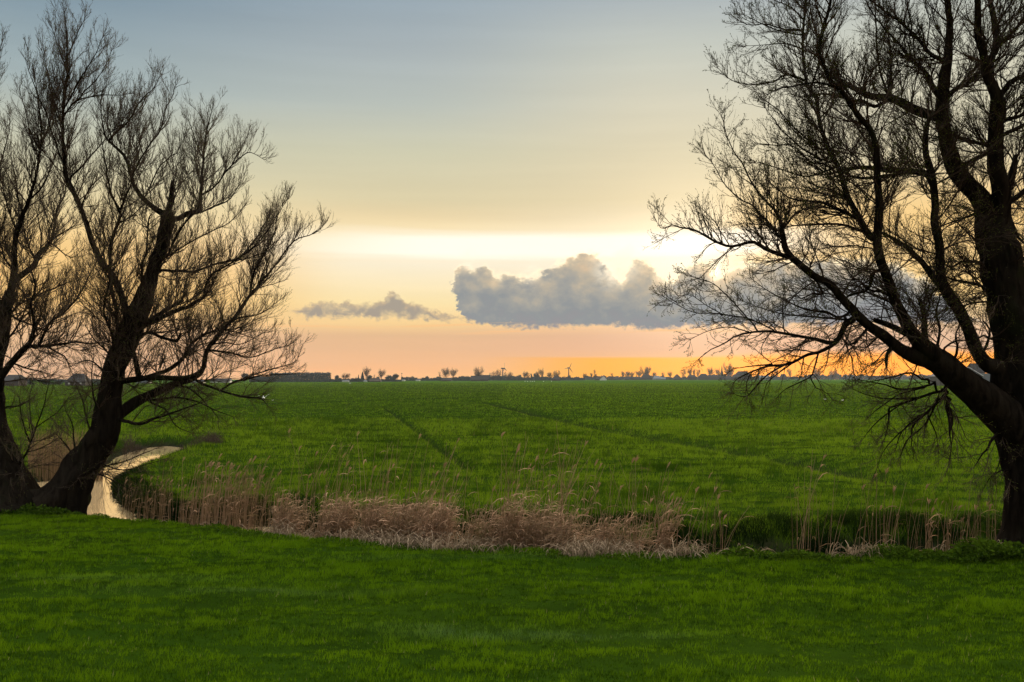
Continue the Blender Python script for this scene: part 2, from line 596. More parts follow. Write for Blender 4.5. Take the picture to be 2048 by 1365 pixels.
# ------------------------------------------------------------------ ground with the ditch carved in
WATER_Z = -0.5
crest_px = [(-900, 980), (-300, 990), (0, 1003), (150, 1011), (240, 1030), (500, 1060), (850, 1096), (1100, 1106), (1400, 1110), (2048, 1106), (3000, 1106)]
CREST = np.array([on_level(*p)[:2] for p in crest_px])
far_crest_px = [(3000, 1046), (2048, 1046), (1500, 1040), (1150, 1028), (1000, 1015), (694, 1005), (560, 1006), (420, 1008), (320, 1004)]
near_edge = [(x, y + 0.9) for x, y in CREST]
far_edge = []
for p in far_crest_px:
    q = on_level(*p)
    near_y = np.interp(q[0], CREST[:, 0], CREST[:, 1])
    far_edge.append((q[0], min(q[1] - 0.9, near_y + 2.5) if p[0] > 600 else q[1] - 0.9))
pool_px = [(237, 1014), (218, 985), (224, 962), (265, 945), (334, 922), (390, 904), (373, 897), (335, 893), (300, 896), (262, 905), (236, 915),
           (200, 940), (150, 955), (75, 966), (-300, 968), (-900, 972)]
pool = [tuple(on_level(p[0], p[1], WATER_Z)[:2]) for p in pool_px]
WATER_POLY = near_edge + far_edge + pool


def water_sd(x, y):
    """signed distance to the water's outline, negative in the water"""
    pts = WATER_POLY + [WATER_POLY[0]]
    d = seg_dist(x, y, pts)
    ins = np.zeros(x.shape, dtype=bool)
    for (ax, ay), (bx, by) in zip(pts[:-1], pts[1:]):
        c = ((ay > y) != (by > y)) & (x < (bx - ax) * (y - ay) / ((by - ay) if by != ay else 1e-9) + ax)
        ins ^= c
    return np.where(ins, -d, d)


def g2(*pts):
    return [tuple(on_level(*p)[:2]) for p in pts]


TRENCHES = [  # outline, half width, depth, muddiness
    (g2((766, 813), (782, 824), (804, 840), (838, 864), (868, 886), (905, 912), (944, 940)), 0.27, 0.34, 0.7),
    (g2((430, 815), (480, 812), (560, 808), (620, 806), (720, 803), (800, 800), (900, 797.5), (985, 795)), 1.4, 0.9, 1.0),
    (g2((1060, 787), (1250, 785.5), (1400, 784), (1440, 785.5), (1490, 787.5), (1560, 796), (1640, 796)), 1.4, 0.8, 1.0),
    (g2((980, 807), (1040, 820), (1120, 838), (1200, 856), (1350, 882), (1500, 906), (1640, 930), (1800, 962)), 1.0, 0.34, 0.75),
]


def terrain(x, y):
    z = 0.10 * (fbm(x * 0.16 + 40, y * 0.16 + 40) - 0.5)
    z = z + np.where((y > 8) & (y < 120), 0.16 * (fbm(x * 0.7 + 5, y * 1.5 + 5, 3) - 0.5), 0)
    bank = np.zeros(x.shape)
    m = (y > 14) & (y < 75) & (np.abs(x) < 45)
    sd = np.full(x.shape, 50.0)
    sd[m] = water_sd(x[m], y[m])
    cy = np.interp(x, CREST[:, 0], CREST[:, 1])
    s = np.clip(sd / np.where((y > cy + 1.4) & (x > -6), 1.9, 1.0), 0, 1)
    rise = s * s * (3 - 2 * s)
    near = np.clip((3.0 - sd) / 3.0, 0, 1)
    z = z * (0.4 + 0.6 * rise) + WATER_Z * (1 - rise) + np.minimum(sd, 0).clip(-0.6, 0) * 0.9
    z = z + near * rise * 0.10 * (fbm(x * 1.7, y * 1.7 + 9, 3) - 0.4)
    cy = np.interp(x, CREST[:, 0], CREST[:, 1])
    far_side = (y > cy + 1.4) & (x > -11)
    bank = np.maximum(bank, np.where(far_side, 0.95 - 0.95 * np.clip((sd - 0.45 - 0.6 * (fbm(x * 1.3 + 4, y * 1.3, 3) - 0.3)) / 0.5, 0, 1), 1 - np.clip((sd - 0.30) / 0.35, 0, 1)))
    px0, py0 = on_level(305, 958)[:2]
    z = z - 0.42 * np.exp(-((x - px0) / 5.5) ** 2 - ((y - py0) / 7.0) ** 2) * rise
    for pts, hw, dep, mud in TRENCHES:
        lo, hi = min(p[1] for p in pts) - 3, max(p[1] for p in pts) + 3
        mm = (y > lo) & (y < hi)
        d = seg_dist(x[mm], y[mm], pts)
        t = np.exp(-(d / hw) ** 2)
        z[mm] -= dep * t
        bank[mm] = np.maximum(bank[mm], mud * np.exp(-(d / (hw * 0.7)) ** 2))
    # bare trampled earth on the far bank
    for (px, py, rx, ry) in ((945, 958, 0.9, 0.35), (760, 975, 1.3, 0.3), (610, 985, 1.4, 0.3)):
        cx, cy = on_level(px, py)[:2]
        t = np.exp(-((x - cx) / rx) ** 2 - ((y - cy) / ry) ** 2)
        bank = np.maximum(bank, 0.8 * t * (fbm(x * 3, y * 3, 2) > 0.42))
    return z, bank, sd


def build_ground():
    ys = np.concatenate([np.linspace(-60, 7.0, 40), np.arange(7.5, 36, 0.105), np.exp(np.arange(math.log(36), math.log(260), 0.0052)),
                         np.exp(np.linspace(math.log(262), math.log(2680), 90))])
    u = np.linspace(-1, 1, 560)
    u = np.sign(u) * (0.72 * np.abs(u) + 2.2 * np.abs(u) ** 6)
    s = np.sqrt(ys ** 2 + 49.0)
    X = s[:, None] * u[None, :]
    Y = np.repeat(ys[:, None], len(u), 1)
    x, y = X.ravel(), Y.ravel()
    z, bank, sd = terrain(x, y)
    fade = np.clip((600 - y) / 300, 0, 1)
    z = z * fade
    r, c = len(ys), len(u)
    i = np.arange(r - 1)[:, None] * c + np.arange(c - 1)[None, :]
    q = np.stack([i, i + 1, i + c + 1, i + c], -1).reshape(-1, 4)
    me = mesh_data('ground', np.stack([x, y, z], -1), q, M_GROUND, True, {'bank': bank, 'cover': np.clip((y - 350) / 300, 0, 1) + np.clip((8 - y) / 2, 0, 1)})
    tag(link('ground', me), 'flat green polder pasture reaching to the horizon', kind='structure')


build_ground()
w = np.array([[-44, 15, WATER_Z], [44, 15, WATER_Z], [44, 70, WATER_Z], [-44, 70, WATER_Z]])
tag(link('water', mesh_data('water', w, np.array([[0, 1, 2, 3]]), M_WATER)), 'still ditch water reflecting the evening sky', kind='structure')


# ------------------------------------------------------------------ grass
def grass(name, y0, y1, count, h, wid, label, mat, far_y=0.0, power=1.0, lump=0.5, side=None, tall_edge=0.0):
    """triangular blades over a trapezium of ground; density falls off with distance"""
    t = rng.random(int(count * 1.25))
    if power == 0:
        y = np.exp(math.log(y0) + t * math.log(y1 / y0))
    else:
        y = np.sqrt(y0 ** 2 + t * (y1 ** 2 - y0 ** 2))
    x = (rng.random(len(y)) * 2 - 1) * (0.60 * y + 1.5)
    z, bank, sd = terrain(x, y)
    cy = np.interp(x, CREST[:, 0], CREST[:, 1])
    keep = (sd > 0.12) & (rng.random(len(y)) > bank * 0.92)
    keep &= (y < cy + 0.6) if side == 'near' else (y > cy + 1.5)
    cl = fbm(x * 0.45 + 3, y * 1.3 + 8, 4)
    fq = 1.0 if side == 'near' else 0.7
    cl2 = 0.6 * fbm(x * 2.6 * fq + 13, y * 4.2 * fq + 2, 3) + 0.4 * vnoise(x * 1.0 * fq + 31, y * 3.0 * fq + 7)
    gap = vnoise(x * 3.3 * fq + 5, y * 5.2 * fq + 3) * 0.65 + 0.35 * vnoise(x * 7.0 * fq, y * 9.0 * fq)
    keep &= rng.random(len(y)) < np.clip(0.30 + 4.0 * (gap - 0.25), 0.25, 1)
    # the turf is a patchwork of small tufts, each with its own height and green
    c = 0.085 if side == 'near' else (0.27 if y0 < 50 else 0.9)
    wx = x + 1.6 * c * (vnoise(x * 0.7 / c + 3, y * 0.7 / c) + vnoise(x * 0.25 / c, y * 0.25 / c + 40))
    wy = y + 1.3 * c * (vnoise(x * 0.7 / c + 50, y * 0.7 / c + 9) + vnoise(x * 0.25 / c + 70, y * 0.25 / c))
    ux, uy = wx / (1.7 * c), wy / (1.1 * c)
    tuft = NOISE[np.floor(ux).astype(int) % 256, np.floor(uy).astype(int) % 256]
    tuft2 = NOISE[(np.floor(ux / 2.7).astype(int) + 91) % 256, (np.floor(uy / 2.7).astype(int) + 37) % 256]
    mound = 1 - np.maximum(np.abs(ux % 1 - 0.5), np.abs(uy % 1 - 0.5)) * 2
    keep &= rng.random(len(y)) < 0.40 + 1.2 * mound
    tuft, tuft2, mound = tuft[keep], tuft2[keep], mound[keep]
    x, y, z, cl, cl2, sd, bank = x[keep], y[keep], z[keep], cl[keep], cl2[keep], sd[keep], bank[keep]
    gap = gap[keep]
    n = len(x)
    sc = (np.clip(y / far_y, 0.75, None) if far_y else np.ones(n))
    hh = h * (0.6 + 0.8 * rng.random(n)) * (1 + lump * 3.0 * (np.clip(cl2, 0.25, 0.8) - 0.5) + lump * 2.0 * (cl - 0.5)) * sc ** 0.45 * (0.7 + 0.7 * gap) * (0.7 + 0.5 * tuft) * (0.8 + 0.5 * mound)
    hh *= 1 + tall_edge * np.clip(1.6 - sd, 0, 1.2)
    ww = wid * (0.7 + 0.6 * rng.random(n)) * sc
    a = rng.random(n) * math.pi
    dx, dy = np.cos(a) * ww * 0.5, np.sin(a) * ww * 0.5
    la, lm = rng.random(n) * 2 * math.pi, hh * (0.2 + 0.6 * rng.random(n))
    V = np.empty((n, 3, 3), np.float32)
    V[:, 0] = np.stack([x - dx, y - dy, z - 0.015], -1)
    V[:, 1] = np.stack([x + dx, y + dy, z - 0.015], -1)
    V[:, 2] = np.stack([x + np.cos(la) * lm + 0.1 * hh, y + np.sin(la) * lm, z + hh], -1)
    F = np.arange(n * 3).reshape(-1, 3)
    tint = np.clip(0.50 + 0.4 * (cl - 0.5) + (0.9 * (cl2 - 0.5) + 0.9 * (gap - 0.5) + (1.0 if side == 'near' else 0.85) * (0.5 * tuft + 0.5 * np.sqrt(tuft) - 0.58) + 0.22 * (tuft2 - 0.5) + 0.5 * (mound - 0.35)) * np.clip(1.35 - y / 120, 0.45, 1) + 0.75 * np.clip(1.3 - y / 130, 0.35, 1) * (rng.random(n) - 0.5), 0, 1) * 0.92 * (1 - 0.8 * bank)  # gaps and tuft edges darkened: shade between tufts put into the tint
    if side == 'near':
        # faint streaks left by the mower, running across the bank
        tint = np.clip(tint + 0.34 * (vnoise(x * 0.10 + 3, (y + 0.08 * x) * 2.1) - 0.5) + 0.20 * (vnoise(x * 0.3, (y + 0.08 * x) * 4.5 + 9) - 0.5), 0, 0.92)
    if side != 'near':
        # darker, taller tufts scattered over the pasture, and the yellower parcel beyond the boundary furrow
        tf = vnoise(x * 0.55 + 91, y * 0.8 + 17) + 0.35 * (vnoise(x * 2.0, y * 2.5) - 0.5)
        dark = np.clip((tf - 0.76) / 0.08, 0, 1)
        tint *= 1 - 0.8 * dark
        bl = TRENCHES[3][0]
        beyond = y > np.interp(x, [p[0] for p in bl][::1], [p[1] for p in bl]) if bl[0][0] < bl[-1][0] else y > np.interp(x, [p[0] for p in bl][::-1], [p[1] for p in bl][::-1])
        q = x + 0.19 * y      # faint strips left by mowing, parallel to the furrows
        tint = np.clip(tint + 0.22 * (vnoise(q / 2.6, y * 0.004 + 5) - 0.5) + np.where(beyond & (x > -2), 0.16, 0.0), 0, 0.92)
        V[:, 2, 2] += (hh * 0.8 * dark).astype(np.float32)
    tint[rng.random(n) < (0.004 if side == 'near' else 0.012)] = 1.0
    pale = np.zeros(n)
    for (px, py, rx, ry, am) in ((1040, 1268, 1.7, 0.22, 0.9), (470, 1185, 2.2, 0.25, 0.45), (250, 1160, 1.6, 0.25, 0.35), (900, 1255, 0.9, 0.15, 0.7), (1000, 1120, 3.0, 0.2, 0.4)):
        cx, cy_ = on_level(px, py)[:2]
        pale = np.maximum(pale, am * np.exp(-((x - cx) / rx) ** 2 - ((y - cy_ + 0.05 * (x - cx)) / ry) ** 2))
    pale = 0.7 * pale * np.clip(2.0 * (cl2 - 0.15), 0, 1)
    me = mesh_data(name, V.reshape(-1, 3), F, mat, False, {'tint': np.repeat(tint, 3), 'pale': np.repeat(pale, 3)})
    tag(link(name, me), label, 'grass', kind='stuff')


grass('lawn_grass', 9.3, 30.0, 1300000, 0.042, 0.0115, 'short bright green mown grass of the near lawn', M_LAWN, side='near', lump=0.6)
grass('meadow_grass', 21.0, 80.0, 560000, 0.085, 0.016, 'tufted green grass of the pasture beyond the ditch', M_MEADOW, far_y=28.0, power=0, lump=0.8, tall_edge=0.5)
grass('pasture_grass', 78.0, 700.0, 330000, 0.085, 0.045, 'distant tufty grass of the open pasture', M_MEADOW, far_y=80.0, power=0, lump=0.4)


def bank_grass():
    """long dark grass overhanging the far edge of the ditch"""
    n = 90000
    far = np.array(far_edge + pool[:5])
    seg = rng.integers(0, len(far) - 1, n)
    L = np.linalg.norm(far[1:] - far[:-1], axis=1)
    seg = rng.choice(len(far) - 1, n, p=np.minimum(L, 12) / np.minimum(L, 12).sum())
    t = rng.random(n)
    B = far[seg] * (1 - t)[:, None] + far[seg + 1] * t[:, None]
    x = B[:, 0] + rng.normal(0, 0.25, n)
    y = B[:, 1] + 0.10 + 2.3 * rng.random(n) ** 1.1
    z, bank, sd = terrain(x, y)
    cl = fbm(x * 1.6 + 2, y * 1.6 + 9, 3)
    k = (sd > 0.1) & (np.abs(x) < 0.62 * y + 1) & (rng.random(n) < np.clip(3.2 * (cl - 0.3), 0.05, 1))
    x, y, z, sd, cl = x[k], y[k], z[k], sd[k], cl[k]
    n = len(x)
    h = (0.10 + 0.22 * rng.random(n)) * (0.5 + cl)
    s = np.linspace(0, 1, 4)
    a = rng.normal(-1.6, 1.3, n)
    P = np.empty((n, 4, 3))
    P[:, :, 0] = x[:, None] + (np.cos(a) * h * 0.7)[:, None] * s ** 1.5
    P[:, :, 1] = y[:, None] + (np.sin(a) * h * 0.7)[:, None] * s ** 1.5
    P[:, :, 2] = z[:, None] + h[:, None] * (1.35 * s - 0.65 * s ** 2)
    W = np.broadcast_to(np.array([1, 0.9, 0.6, 0.1]), (n, 4)) * 0.009
    V, F = ribbons(P, W, norm(np.stack([-np.sin(a), np.cos(a), 0.4 * rng.normal(size=n)], -1)))
    tint = np.clip(0.40 * (sd - 0.9) + 0.30 * rng.random(n), 0, 0.9)
    me = mesh_data('bank_grass', V, F, M_SEDGE, False, {'tint': np.repeat(tint, 8)})
    tag(link('bank_grass', me), 'long dark grass hanging over the far ditch edge', 'grass', kind='stuff')


bank_grass()

# ------------------------------------------------------------------ reeds, dead grass, weeds
def reed_bed(name, label, spots, group='reed beds along the ditch', mat=None):
    """spots: list of (px0, px1, offset0, offset1, count, height, leaves, plume share, lean, base z)"""
    parts, tints = [], []

    def add(VF, t, per):
        parts.append(VF)
        tints.append(np.repeat(t, per))
    for (px0, px1, o0, o1, n, hgt, nl, plume, lean, z0) in spots:
        px = px0 + (px1 - px0) * rng.random(n)
        off = o0 + (o1 - o0) * rng.random(n)
        c0 = np.array([on_level(p, np.interp(p, [c[0] for c in crest_px], [c[1] for c in crest_px]))[:2] for p in px])
        x = (px - 1024) / FPX * (c0[:, 1] + off)
        y = c0[:, 1] + off
        clump = fbm(x * 1.1 + 70, y * 1.1, 2)
        keep = rng.random(n) < np.clip(0.25 + 2.4 * (clump - 0.32), 0.05, 1)
        x, y, clump = x[keep], y[keep], clump[keep]
        n = len(x)
        if n == 0:
            continue
        h = hgt * (0.6 + 0.5 * rng.random(n)) * (0.72 + 0.55 * clump)
        gz = terrain(x, y)[0]
        z = np.maximum(gz, z0 - 0.1) - 0.03
        k = 6
        s = np.linspace(0, 1, k)
        la = rng.normal(0.35, 1.2, n)
        lm = lean * h * np.abs(rng.normal(0.6, 0.5, n))
        P = np.empty((n, k, 3))
        P[:, :, 0] = x[:, None] + (np.cos(la) * lm)[:, None] * s ** 1.8 + 0.10 * lean * h[:, None] * s
        P[:, :, 1] = y[:, None] + (np.sin(la) * lm)[:, None] * s ** 1.8
        P[:, :, 2] = z[:, None] + h[:, None] * s * (1 - 0.15 * lean * s)
        R = np.broadcast_to(0.0062 * (1 - 0.5 * s), (n, k)) * (0.8 + 0.4 * rng.random(n))[:, None]
        t = np.clip((0.30 if nl > 1 else 0.14) + 0.5 * rng.random(n) + 0.5 * (clump - 0.5), 0, 1)
        add(tubes(P, R, 3), t, k * 3)
        # leaves
        m = n * nl
        if m:
            own = np.repeat(np.arange(n), nl)
            f = 0.12 + 0.83 * rng.random(m)
            ii = np.clip((f * (k - 1)).astype(int), 0, k - 2)
            fr = f * (k - 1) - ii
            B = P[own, ii] * (1 - fr)[:, None] + P[own, ii + 1] * fr[:, None]
            L = (0.18 + 0.30 * rng.random(m)) * np.clip(h[own] / 1.3, 0.5, 1.2)
            a = rng.random(m) * 2 * math.pi
            up = 0.25 + 0.75 * rng.random(m)
            kk = 4
            ss = np.linspace(0, 1, kk)
            Q = np.empty((m, kk, 3))
            Q[:, :, 0] = B[:, 0, None] + (np.cos(a) * L * 0.7 + 0.08)[:, None] * ss
            Q[:, :, 1] = B[:, 1, None] + (np.sin(a) * L * 0.7)[:, None] * ss
            Q[:, :, 2] = B[:, 2, None] + L[:, None] * (up[:, None] * ss - (0.18 + 0.62 * up[:, None]) * ss ** 2)
            W = np.broadcast_to(np.array([0.5, 1.0, 0.7, 0.06]), (m, kk)) * (0.006 + 0.006 * rng.random(m))[:, None]
            S = norm(np.stack([-np.sin(a), np.cos(a), 0.6 * rng.normal(size=m)], -1))
            add(ribbons(Q, W, S), np.clip(t[own] + 0.35 * rng.normal(size=m), 0, 1), kk * 2)
        # plumes
        pl = np.where(rng.random(n) < plume)[0]
        if len(pl):
            per = 9
            own = np.repeat(pl, per)
            m = len(own)
            f = rng.random(m) * 0.14
            B = P[own, -1] * (1 - f[:, None]) + P[own, -2] * f[:, None] * 1.0
            a = rng.normal(0.2, 0.5, m)
            L = 0.10 + 0.10 * rng.random(m)
            ss = np.linspace(0, 1, 3)
            Q = np.empty((m, 3, 3))
            Q[:, :, 0] = B[:, 0, None] + (np.cos(a) * L * 0.45)[:, None] * ss
            Q[:, :, 1] = B[:, 1, None] + (np.sin(a) * L * 0.45)[:, None] * ss
            Q[:, :, 2] = B[:, 2, None] + L[:, None] * (0.95 * ss - 0.35 * ss ** 2)
            W = np.broadcast_to(np.array([0.5, 1.0, 0.1]), (m, 3)) * 0.011
            S = norm(rng.normal(size=(m, 3)))
            add(ribbons(Q, W, S), np.full(m, 0.4) + 0.25 * rng.random(m), 6)
    V, F = join(parts)
    me = mesh_data(name, V, F, mat or M_REED, False, {'tint': np.concatenate(tints)})
    return tag(link(name, me), label, 'reeds', group, 'stuff')


reed_bed('reed_bed', 'thin upright brown reeds rising from the water right of the leaning willow',
         [(246, 330, 0.8, 3.0, 200, 1.35, 1, 0.15, 0.22, WATER_Z), (320, 548, 0.8, 3.0, 620, 1.75, 1, 0.2, 0.2, WATER_Z)])
reed_bed('reed_bed', 'broad dense tan reed bed in the middle of the ditch',
         [(548, 696, 0.3, 1.3, 900, 1.15, 5, 0.03, 0.32, -0.55), (722, 898, 0.3, 1.4, 1150, 1.2, 5, 0.03, 0.32, -0.55),
          (918, 1136, 0.3, 1.4, 1400, 1.25, 5, 0.03, 0.32, -0.55), (545, 1130, 0.9, 2.6, 330, 2.5, 1, 0.25, 0.25, -0.5),
          (1080, 1165, 0.1, 0.6, 260, 0.75, 4, 0.0, 1.0, -0.2)])
reed_bed('reed_bed', 'small pair of tan reed clumps right of the dense reed bed',
         [(1168, 1212, 0.3, 1.0, 210, 1.15, 5, 0.05, 0.55, -0.5), (1216, 1275, 0.2, 0.9, 260, 0.95, 5, 0.05, 0.5, -0.4),
          (1150, 1300, 0.8, 1.8, 70, 2.2, 1, 0.3, 0.25, -0.5)])
reed_bed('reed_bed', 'sparse thin reeds in front of the dark bank at centre right',
         [(1296, 1445, 0.5, 1.6, 45, 1.9, 1, 0.35, 0.25, -0.5), (1305, 1330, 0.5, 0.9, 60, 1.35, 3, 0.2, 0.3, -0.6)])
reed_bed('reed_bed', 'loose tall reeds with plumes left of the right willow trunk',
         [(1580, 1760, 0.5, 1.6, 55, 2.1, 1, 0.3, 0.2, -0.5), (1760, 2000, 0.4, 1.6, 120, 1.5, 1, 0.15, 0.2, -0.5)])


def pool_reeds():
    # olive reeds on the far side of the water, seen between the two left trunks
    n = 900
    px = 55 + 150 * rng.random(n)
    base = [on_level(p, 952 + 12 * rng.random(), -0.5) for p in px]
    P = np.empty((n, 5, 3))
    s = np.linspace(0, 1, 5)
    B = np.array(base)
    h = 1.2 + 0.8 * rng.random(n)
    P[:, :, 0] = B[:, 0, None] + rng.normal(0.1, 0.22, n)[:, None] * s ** 2
    P[:, :, 1] = B[:, 1, None] + rng.normal(0, 0.22, n)[:, None] * s ** 2
    P[:, :, 2] = B[:, 2, None] + h[:, None] * s
    W = np.broadcast_to(np.array([1, 0.9, 0.7, 0.5, 0.1]), (n, 5)) * 0.010
    V, F = ribbons(P, W, norm(np.stack([np.ones(n), rng.normal(size=n), np.zeros(n)], -1)))
    t = 0.5 * rng.random(n)
    me = mesh_data('reed_bed', V, F, M_REED, False, {'tint': np.repeat(t, 10)})
    tag(link('reed_bed', me), 'olive brown reeds across the water between the two left trunks', 'reeds', 'reed beds along the ditch', 'stuff')


pool_reeds()


def dead_grass():
    """pale matted dead grass flopped over the near edge of the ditch"""
    Ps, Ws, Ss = [], [], []
    spec = [(520, 760, 900, -0.05, 0.9), (760, 1180, 2400, -0.5, 0.7), (1180, 1400, 750, -0.45, 0.4), (1400, 1560, 200, -0.2, 0.4),
            (1580, 1660, 380, -0.1, 0.5), (1690, 1760, 200, -0.1, 0.4), (1830, 2010, 120, 0.0, 0.4), (330, 520, 260, 0.1, 0.8)]
    for (a0, a1, n, o0, o1) in spec:
        px = a0 + (a1 - a0) * rng.random(n)
        cy = np.interp(px, [c[0] for c in crest_px], [c[1] for c in crest_px])
        Y = np.array([on_level(p, q)[1] for p, q in zip(px, cy)]) + o0 + (o1 - o0) * rng.random(n)
        X = (px - 1024) / FPX * Y
        cl = fbm(X * 1.6 + 30, Y * 1.6, 2)
        keep = rng.random(n) < np.clip(3.2 * (cl - 0.36), 0.04, 1)
        X, Y, cl = X[keep], Y[keep], cl[keep]
        n = len(X)
        Z = terrain(X, Y)[0]
        k = 5
        s = np.linspace(0, 1, k)
        a = rng.normal(-0.6, 1.3, n)
        L = 0.25 + 0.35 * rng.random(n)
        up = (0.35 + 0.75 * rng.random(n)) * (0.4 + cl)
        P = np.empty((n, k, 3))
        P[:, :, 0] = X[:, None] + (np.cos(a) * L * 0.8)[:, None] * s
        P[:, :, 1] = Y[:, None] + (np.sin(a) * L * 0.8)[:, None] * s
        P[:, :, 2] = Z[:, None] + L[:, None] * up[:, None] * (2.2 * s - 2.1 * s ** 2)
        Ps.append(P)
        Ws.append(np.broadcast_to(np.array([1, 1, 0.9, 0.6, 0.1]), (n, k)) * (0.0045 + 0.004 * rng.random(n))[:, None])
        Ss.append(norm(np.stack([-np.sin(a), np.cos(a), rng.normal(size=n) * 0.7], -1)))
    P, W, S = np.concatenate(Ps), np.concatenate(Ws), np.concatenate(Ss)
    V, F = ribbons(P, W, S)
    me = mesh_data('dead_grass', V, F, M_DEAD, False, {'tint': np.repeat(rng.random(len(P)), 10)})
    tag(link('dead_grass', me), 'pale matted dead grass along the near ditch edge', 'grass', kind='stuff')


dead_grass()


def weeds(name, label, a0, a1, n, o0, o1, hgt, leaf, lump=1.6):
    px = a0 + (a1 - a0) * rng.random(n)
    cy = np.interp(px, [c[0] for c in crest_px], [c[1] for c in crest_px])
    Y = np.array([on_level(p, q)[1] for p, q in zip(px, cy)]) + o0 + (o1 - o0) * rng.random(n)
    X = (px - 1024) / FPX * Y
    cl = fbm(X * lump + 11, Y * lump + 3, 3)
    keep = rng.random(n) < np.clip(4.0 * (cl - 0.38), 0.02, 1)
    X, Y, cl = X[keep], Y[keep], cl[keep]
    n = len(X)
    Z = terrain(X, Y)[0] + hgt * np.clip(2.2 * (cl - 0.30), 0.1, 1.1) * rng.random(n) ** 0.7
    L = leaf * (0.6 + 0.8 * rng.random(n))
    d = norm(rng.normal(size=(n, 3)) * np.array([1, 1, 0.6]) + np.array([0, 0, 0.25]))
    sd_ = norm(np.cross(d, rng.normal(size=(n, 3))))
    B = np.stack([X, Y, Z], -1)
    V = np.stack([B, B + d * L[:, None] * 0.5 + sd_ * L[:, None] * 0.28, B + d * L[:, None], B + d * L[:, None] * 0.5 - sd_ * L[:, None] * 0.28], 1)
    F = np.arange(n * 4).reshape(-1, 4)
    me = mesh_data(name, V.reshape(-1, 3), F, M_WEED, False, {'tint': np.repeat(np.clip(cl + 0.3 * rng.normal(size=n), 0, 1), 4)})
    tag(link(name, me), label, 'weeds', kind='stuff')


weeds('bank_weeds', 'dark green leafy weeds round the foot of the left willows', -160, 165, 14000, -1.3, 0.3, 0.26, 0.08)
weeds('bank_weeds', 'low mossy weeds on the near ditch edge in front of the right willow', 1380, 2150, 20000, -0.8, 0.35, 0.17, 0.06)
weeds('bank_weeds', 'rank dark weeds crowding the foot of the right willow trunk', 1900, 2200, 9000, -0.9, 0.9, 0.32, 0.075)
weeds('bank_weeds', 'sparse low weeds under the reeds along the middle bank', 165, 1380, 9000, -0.8, 0.1, 0.09, 0.05)

# ------------------------------------------------------------------ branching
def grow(P0, D, L, R0, k, crook, lift, r_tip=0.35, droop=None):
    """grow n crooked shoots at once; returns points (n,k,3), radii (n,k)"""
    n = len(P0)
    P = np.empty((n, k, 3))
    P[:, 0] = P0
    d = norm(D)
    step = (L / (k - 1))[:, None]
    lf = np.broadcast_to(np.asarray(lift, dtype=float), (n,))[:, None] * np.array([0, 0, 1.0])
    for i in range(1, k):
        d = norm(d + rng.normal(size=(n, 3)) * crook + lf)
        P[:, i] = P[:, i - 1] + d * step
    s = np.linspace(0, 1, k)
    R = R0[:, None] * (1 - (1 - r_tip) * s[None, :])
    return P, R


def offspring(P, R, L, spacing, start, spread, fwd, up, len_ratio, len_jit, r_ratio, r_min, most=40):
    """children along existing shoots: start points, directions, lengths, radii and owner index"""
    n, k = P.shape[:2]
    cnt = np.clip(np.floor(L / spacing + rng.random(n)), 1, most).astype(int)
    own = np.repeat(np.arange(n), cnt)
    m = len(own)
    f = start + (1 - start) * rng.random(m) ** 0.85
    g = f * (k - 1)
    i = np.clip(g.astype(int), 0, k - 2)
    w = (g - i)[:, None]
    B = P[own, i] * (1 - w) + P[own, i + 1] * w
    T = norm(P[own, i + 1] - P[own, i])
    q = rng.normal(size=(m, 3))
    q = norm(q - (q * T).sum(-1, keepdims=True) * T)
    D = norm(T * fwd + q * spread + np.array([0, 0, 1.0]) * up)
    LL = L[own] * len_ratio * (1 - 0.45 * f) * (1 - len_jit + 2 * len_jit * rng.random(m))
    RR = np.maximum((R[own, i] * (1 - w[:, 0]) + R[own, i + 1] * w[:, 0]) * r_ratio, r_min)
    return B, D, LL, RR, own


def catmull(pts, n):
    pts = np.asarray(pts, float)
    p = np.vstack([2 * pts[0] - pts[1], pts, 2 * pts[-1] - pts[-2]])
    seg = len(pts) - 1
    t = np.linspace(0, seg, n)
    i = np.clip(t.astype(int), 0, seg - 1)
    u = (t - i)[:, None]
    a, b, c, d = p[i], p[i + 1], p[i + 2], p[i + 3]
    return 0.5 * (2 * b + (c - a) * u + (2 * a - 5 * b + 4 * c - d) * u ** 2 + (3 * b - a - 3 * c + d) * u ** 3)


def thick_tube(P, R, sides, rough, seed, flare=0.0):
    """a trunk or limb with a knotty, ridged surface"""
    V, F = tubes(P[None], R[None], sides)
    k = len(P)
    V = V.reshape(k, sides, 3)
    ang = np.arange(sides) / sides * 6.0
    ln = np.concatenate([[0], np.cumsum(np.linalg.norm(P[1:] - P[:-1], axis=1))])
    A, S = np.meshgrid(ang, ln)
    circ = np.minimum(A, 6.0 - A)
    nz = fbm(circ * 2.2 + seed * 7.1, S * 1.3 + seed, 3) - 0.5
    nz2 = fbm(circ * 5.0 + seed * 3.3, S * 3.0 + seed, 2) - 0.5
    f = 1 + rough * (1.4 * nz + 0.7 * nz2)
    if flare:
        f = f * (1 + flare * np.exp(-S / 0.5) * (0.8 + 0.9 * nz))
    V = P[:, None, :] + (V - P[:, None, :]) * f[:, :, None]
    # closed tip
    tip = len(V.reshape(-1, 3))
    V = np.vstack([V.reshape(-1, 3), P[-1] + (P[-1] - P[-2]) * 0.05])
    j = np.arange(sides)
    F2 = np.stack([(k - 1) * sides + j, (k - 1) * sides + (j + 1) % sides, np.full(sides, tip)], -1)
    return V, [F, F2]


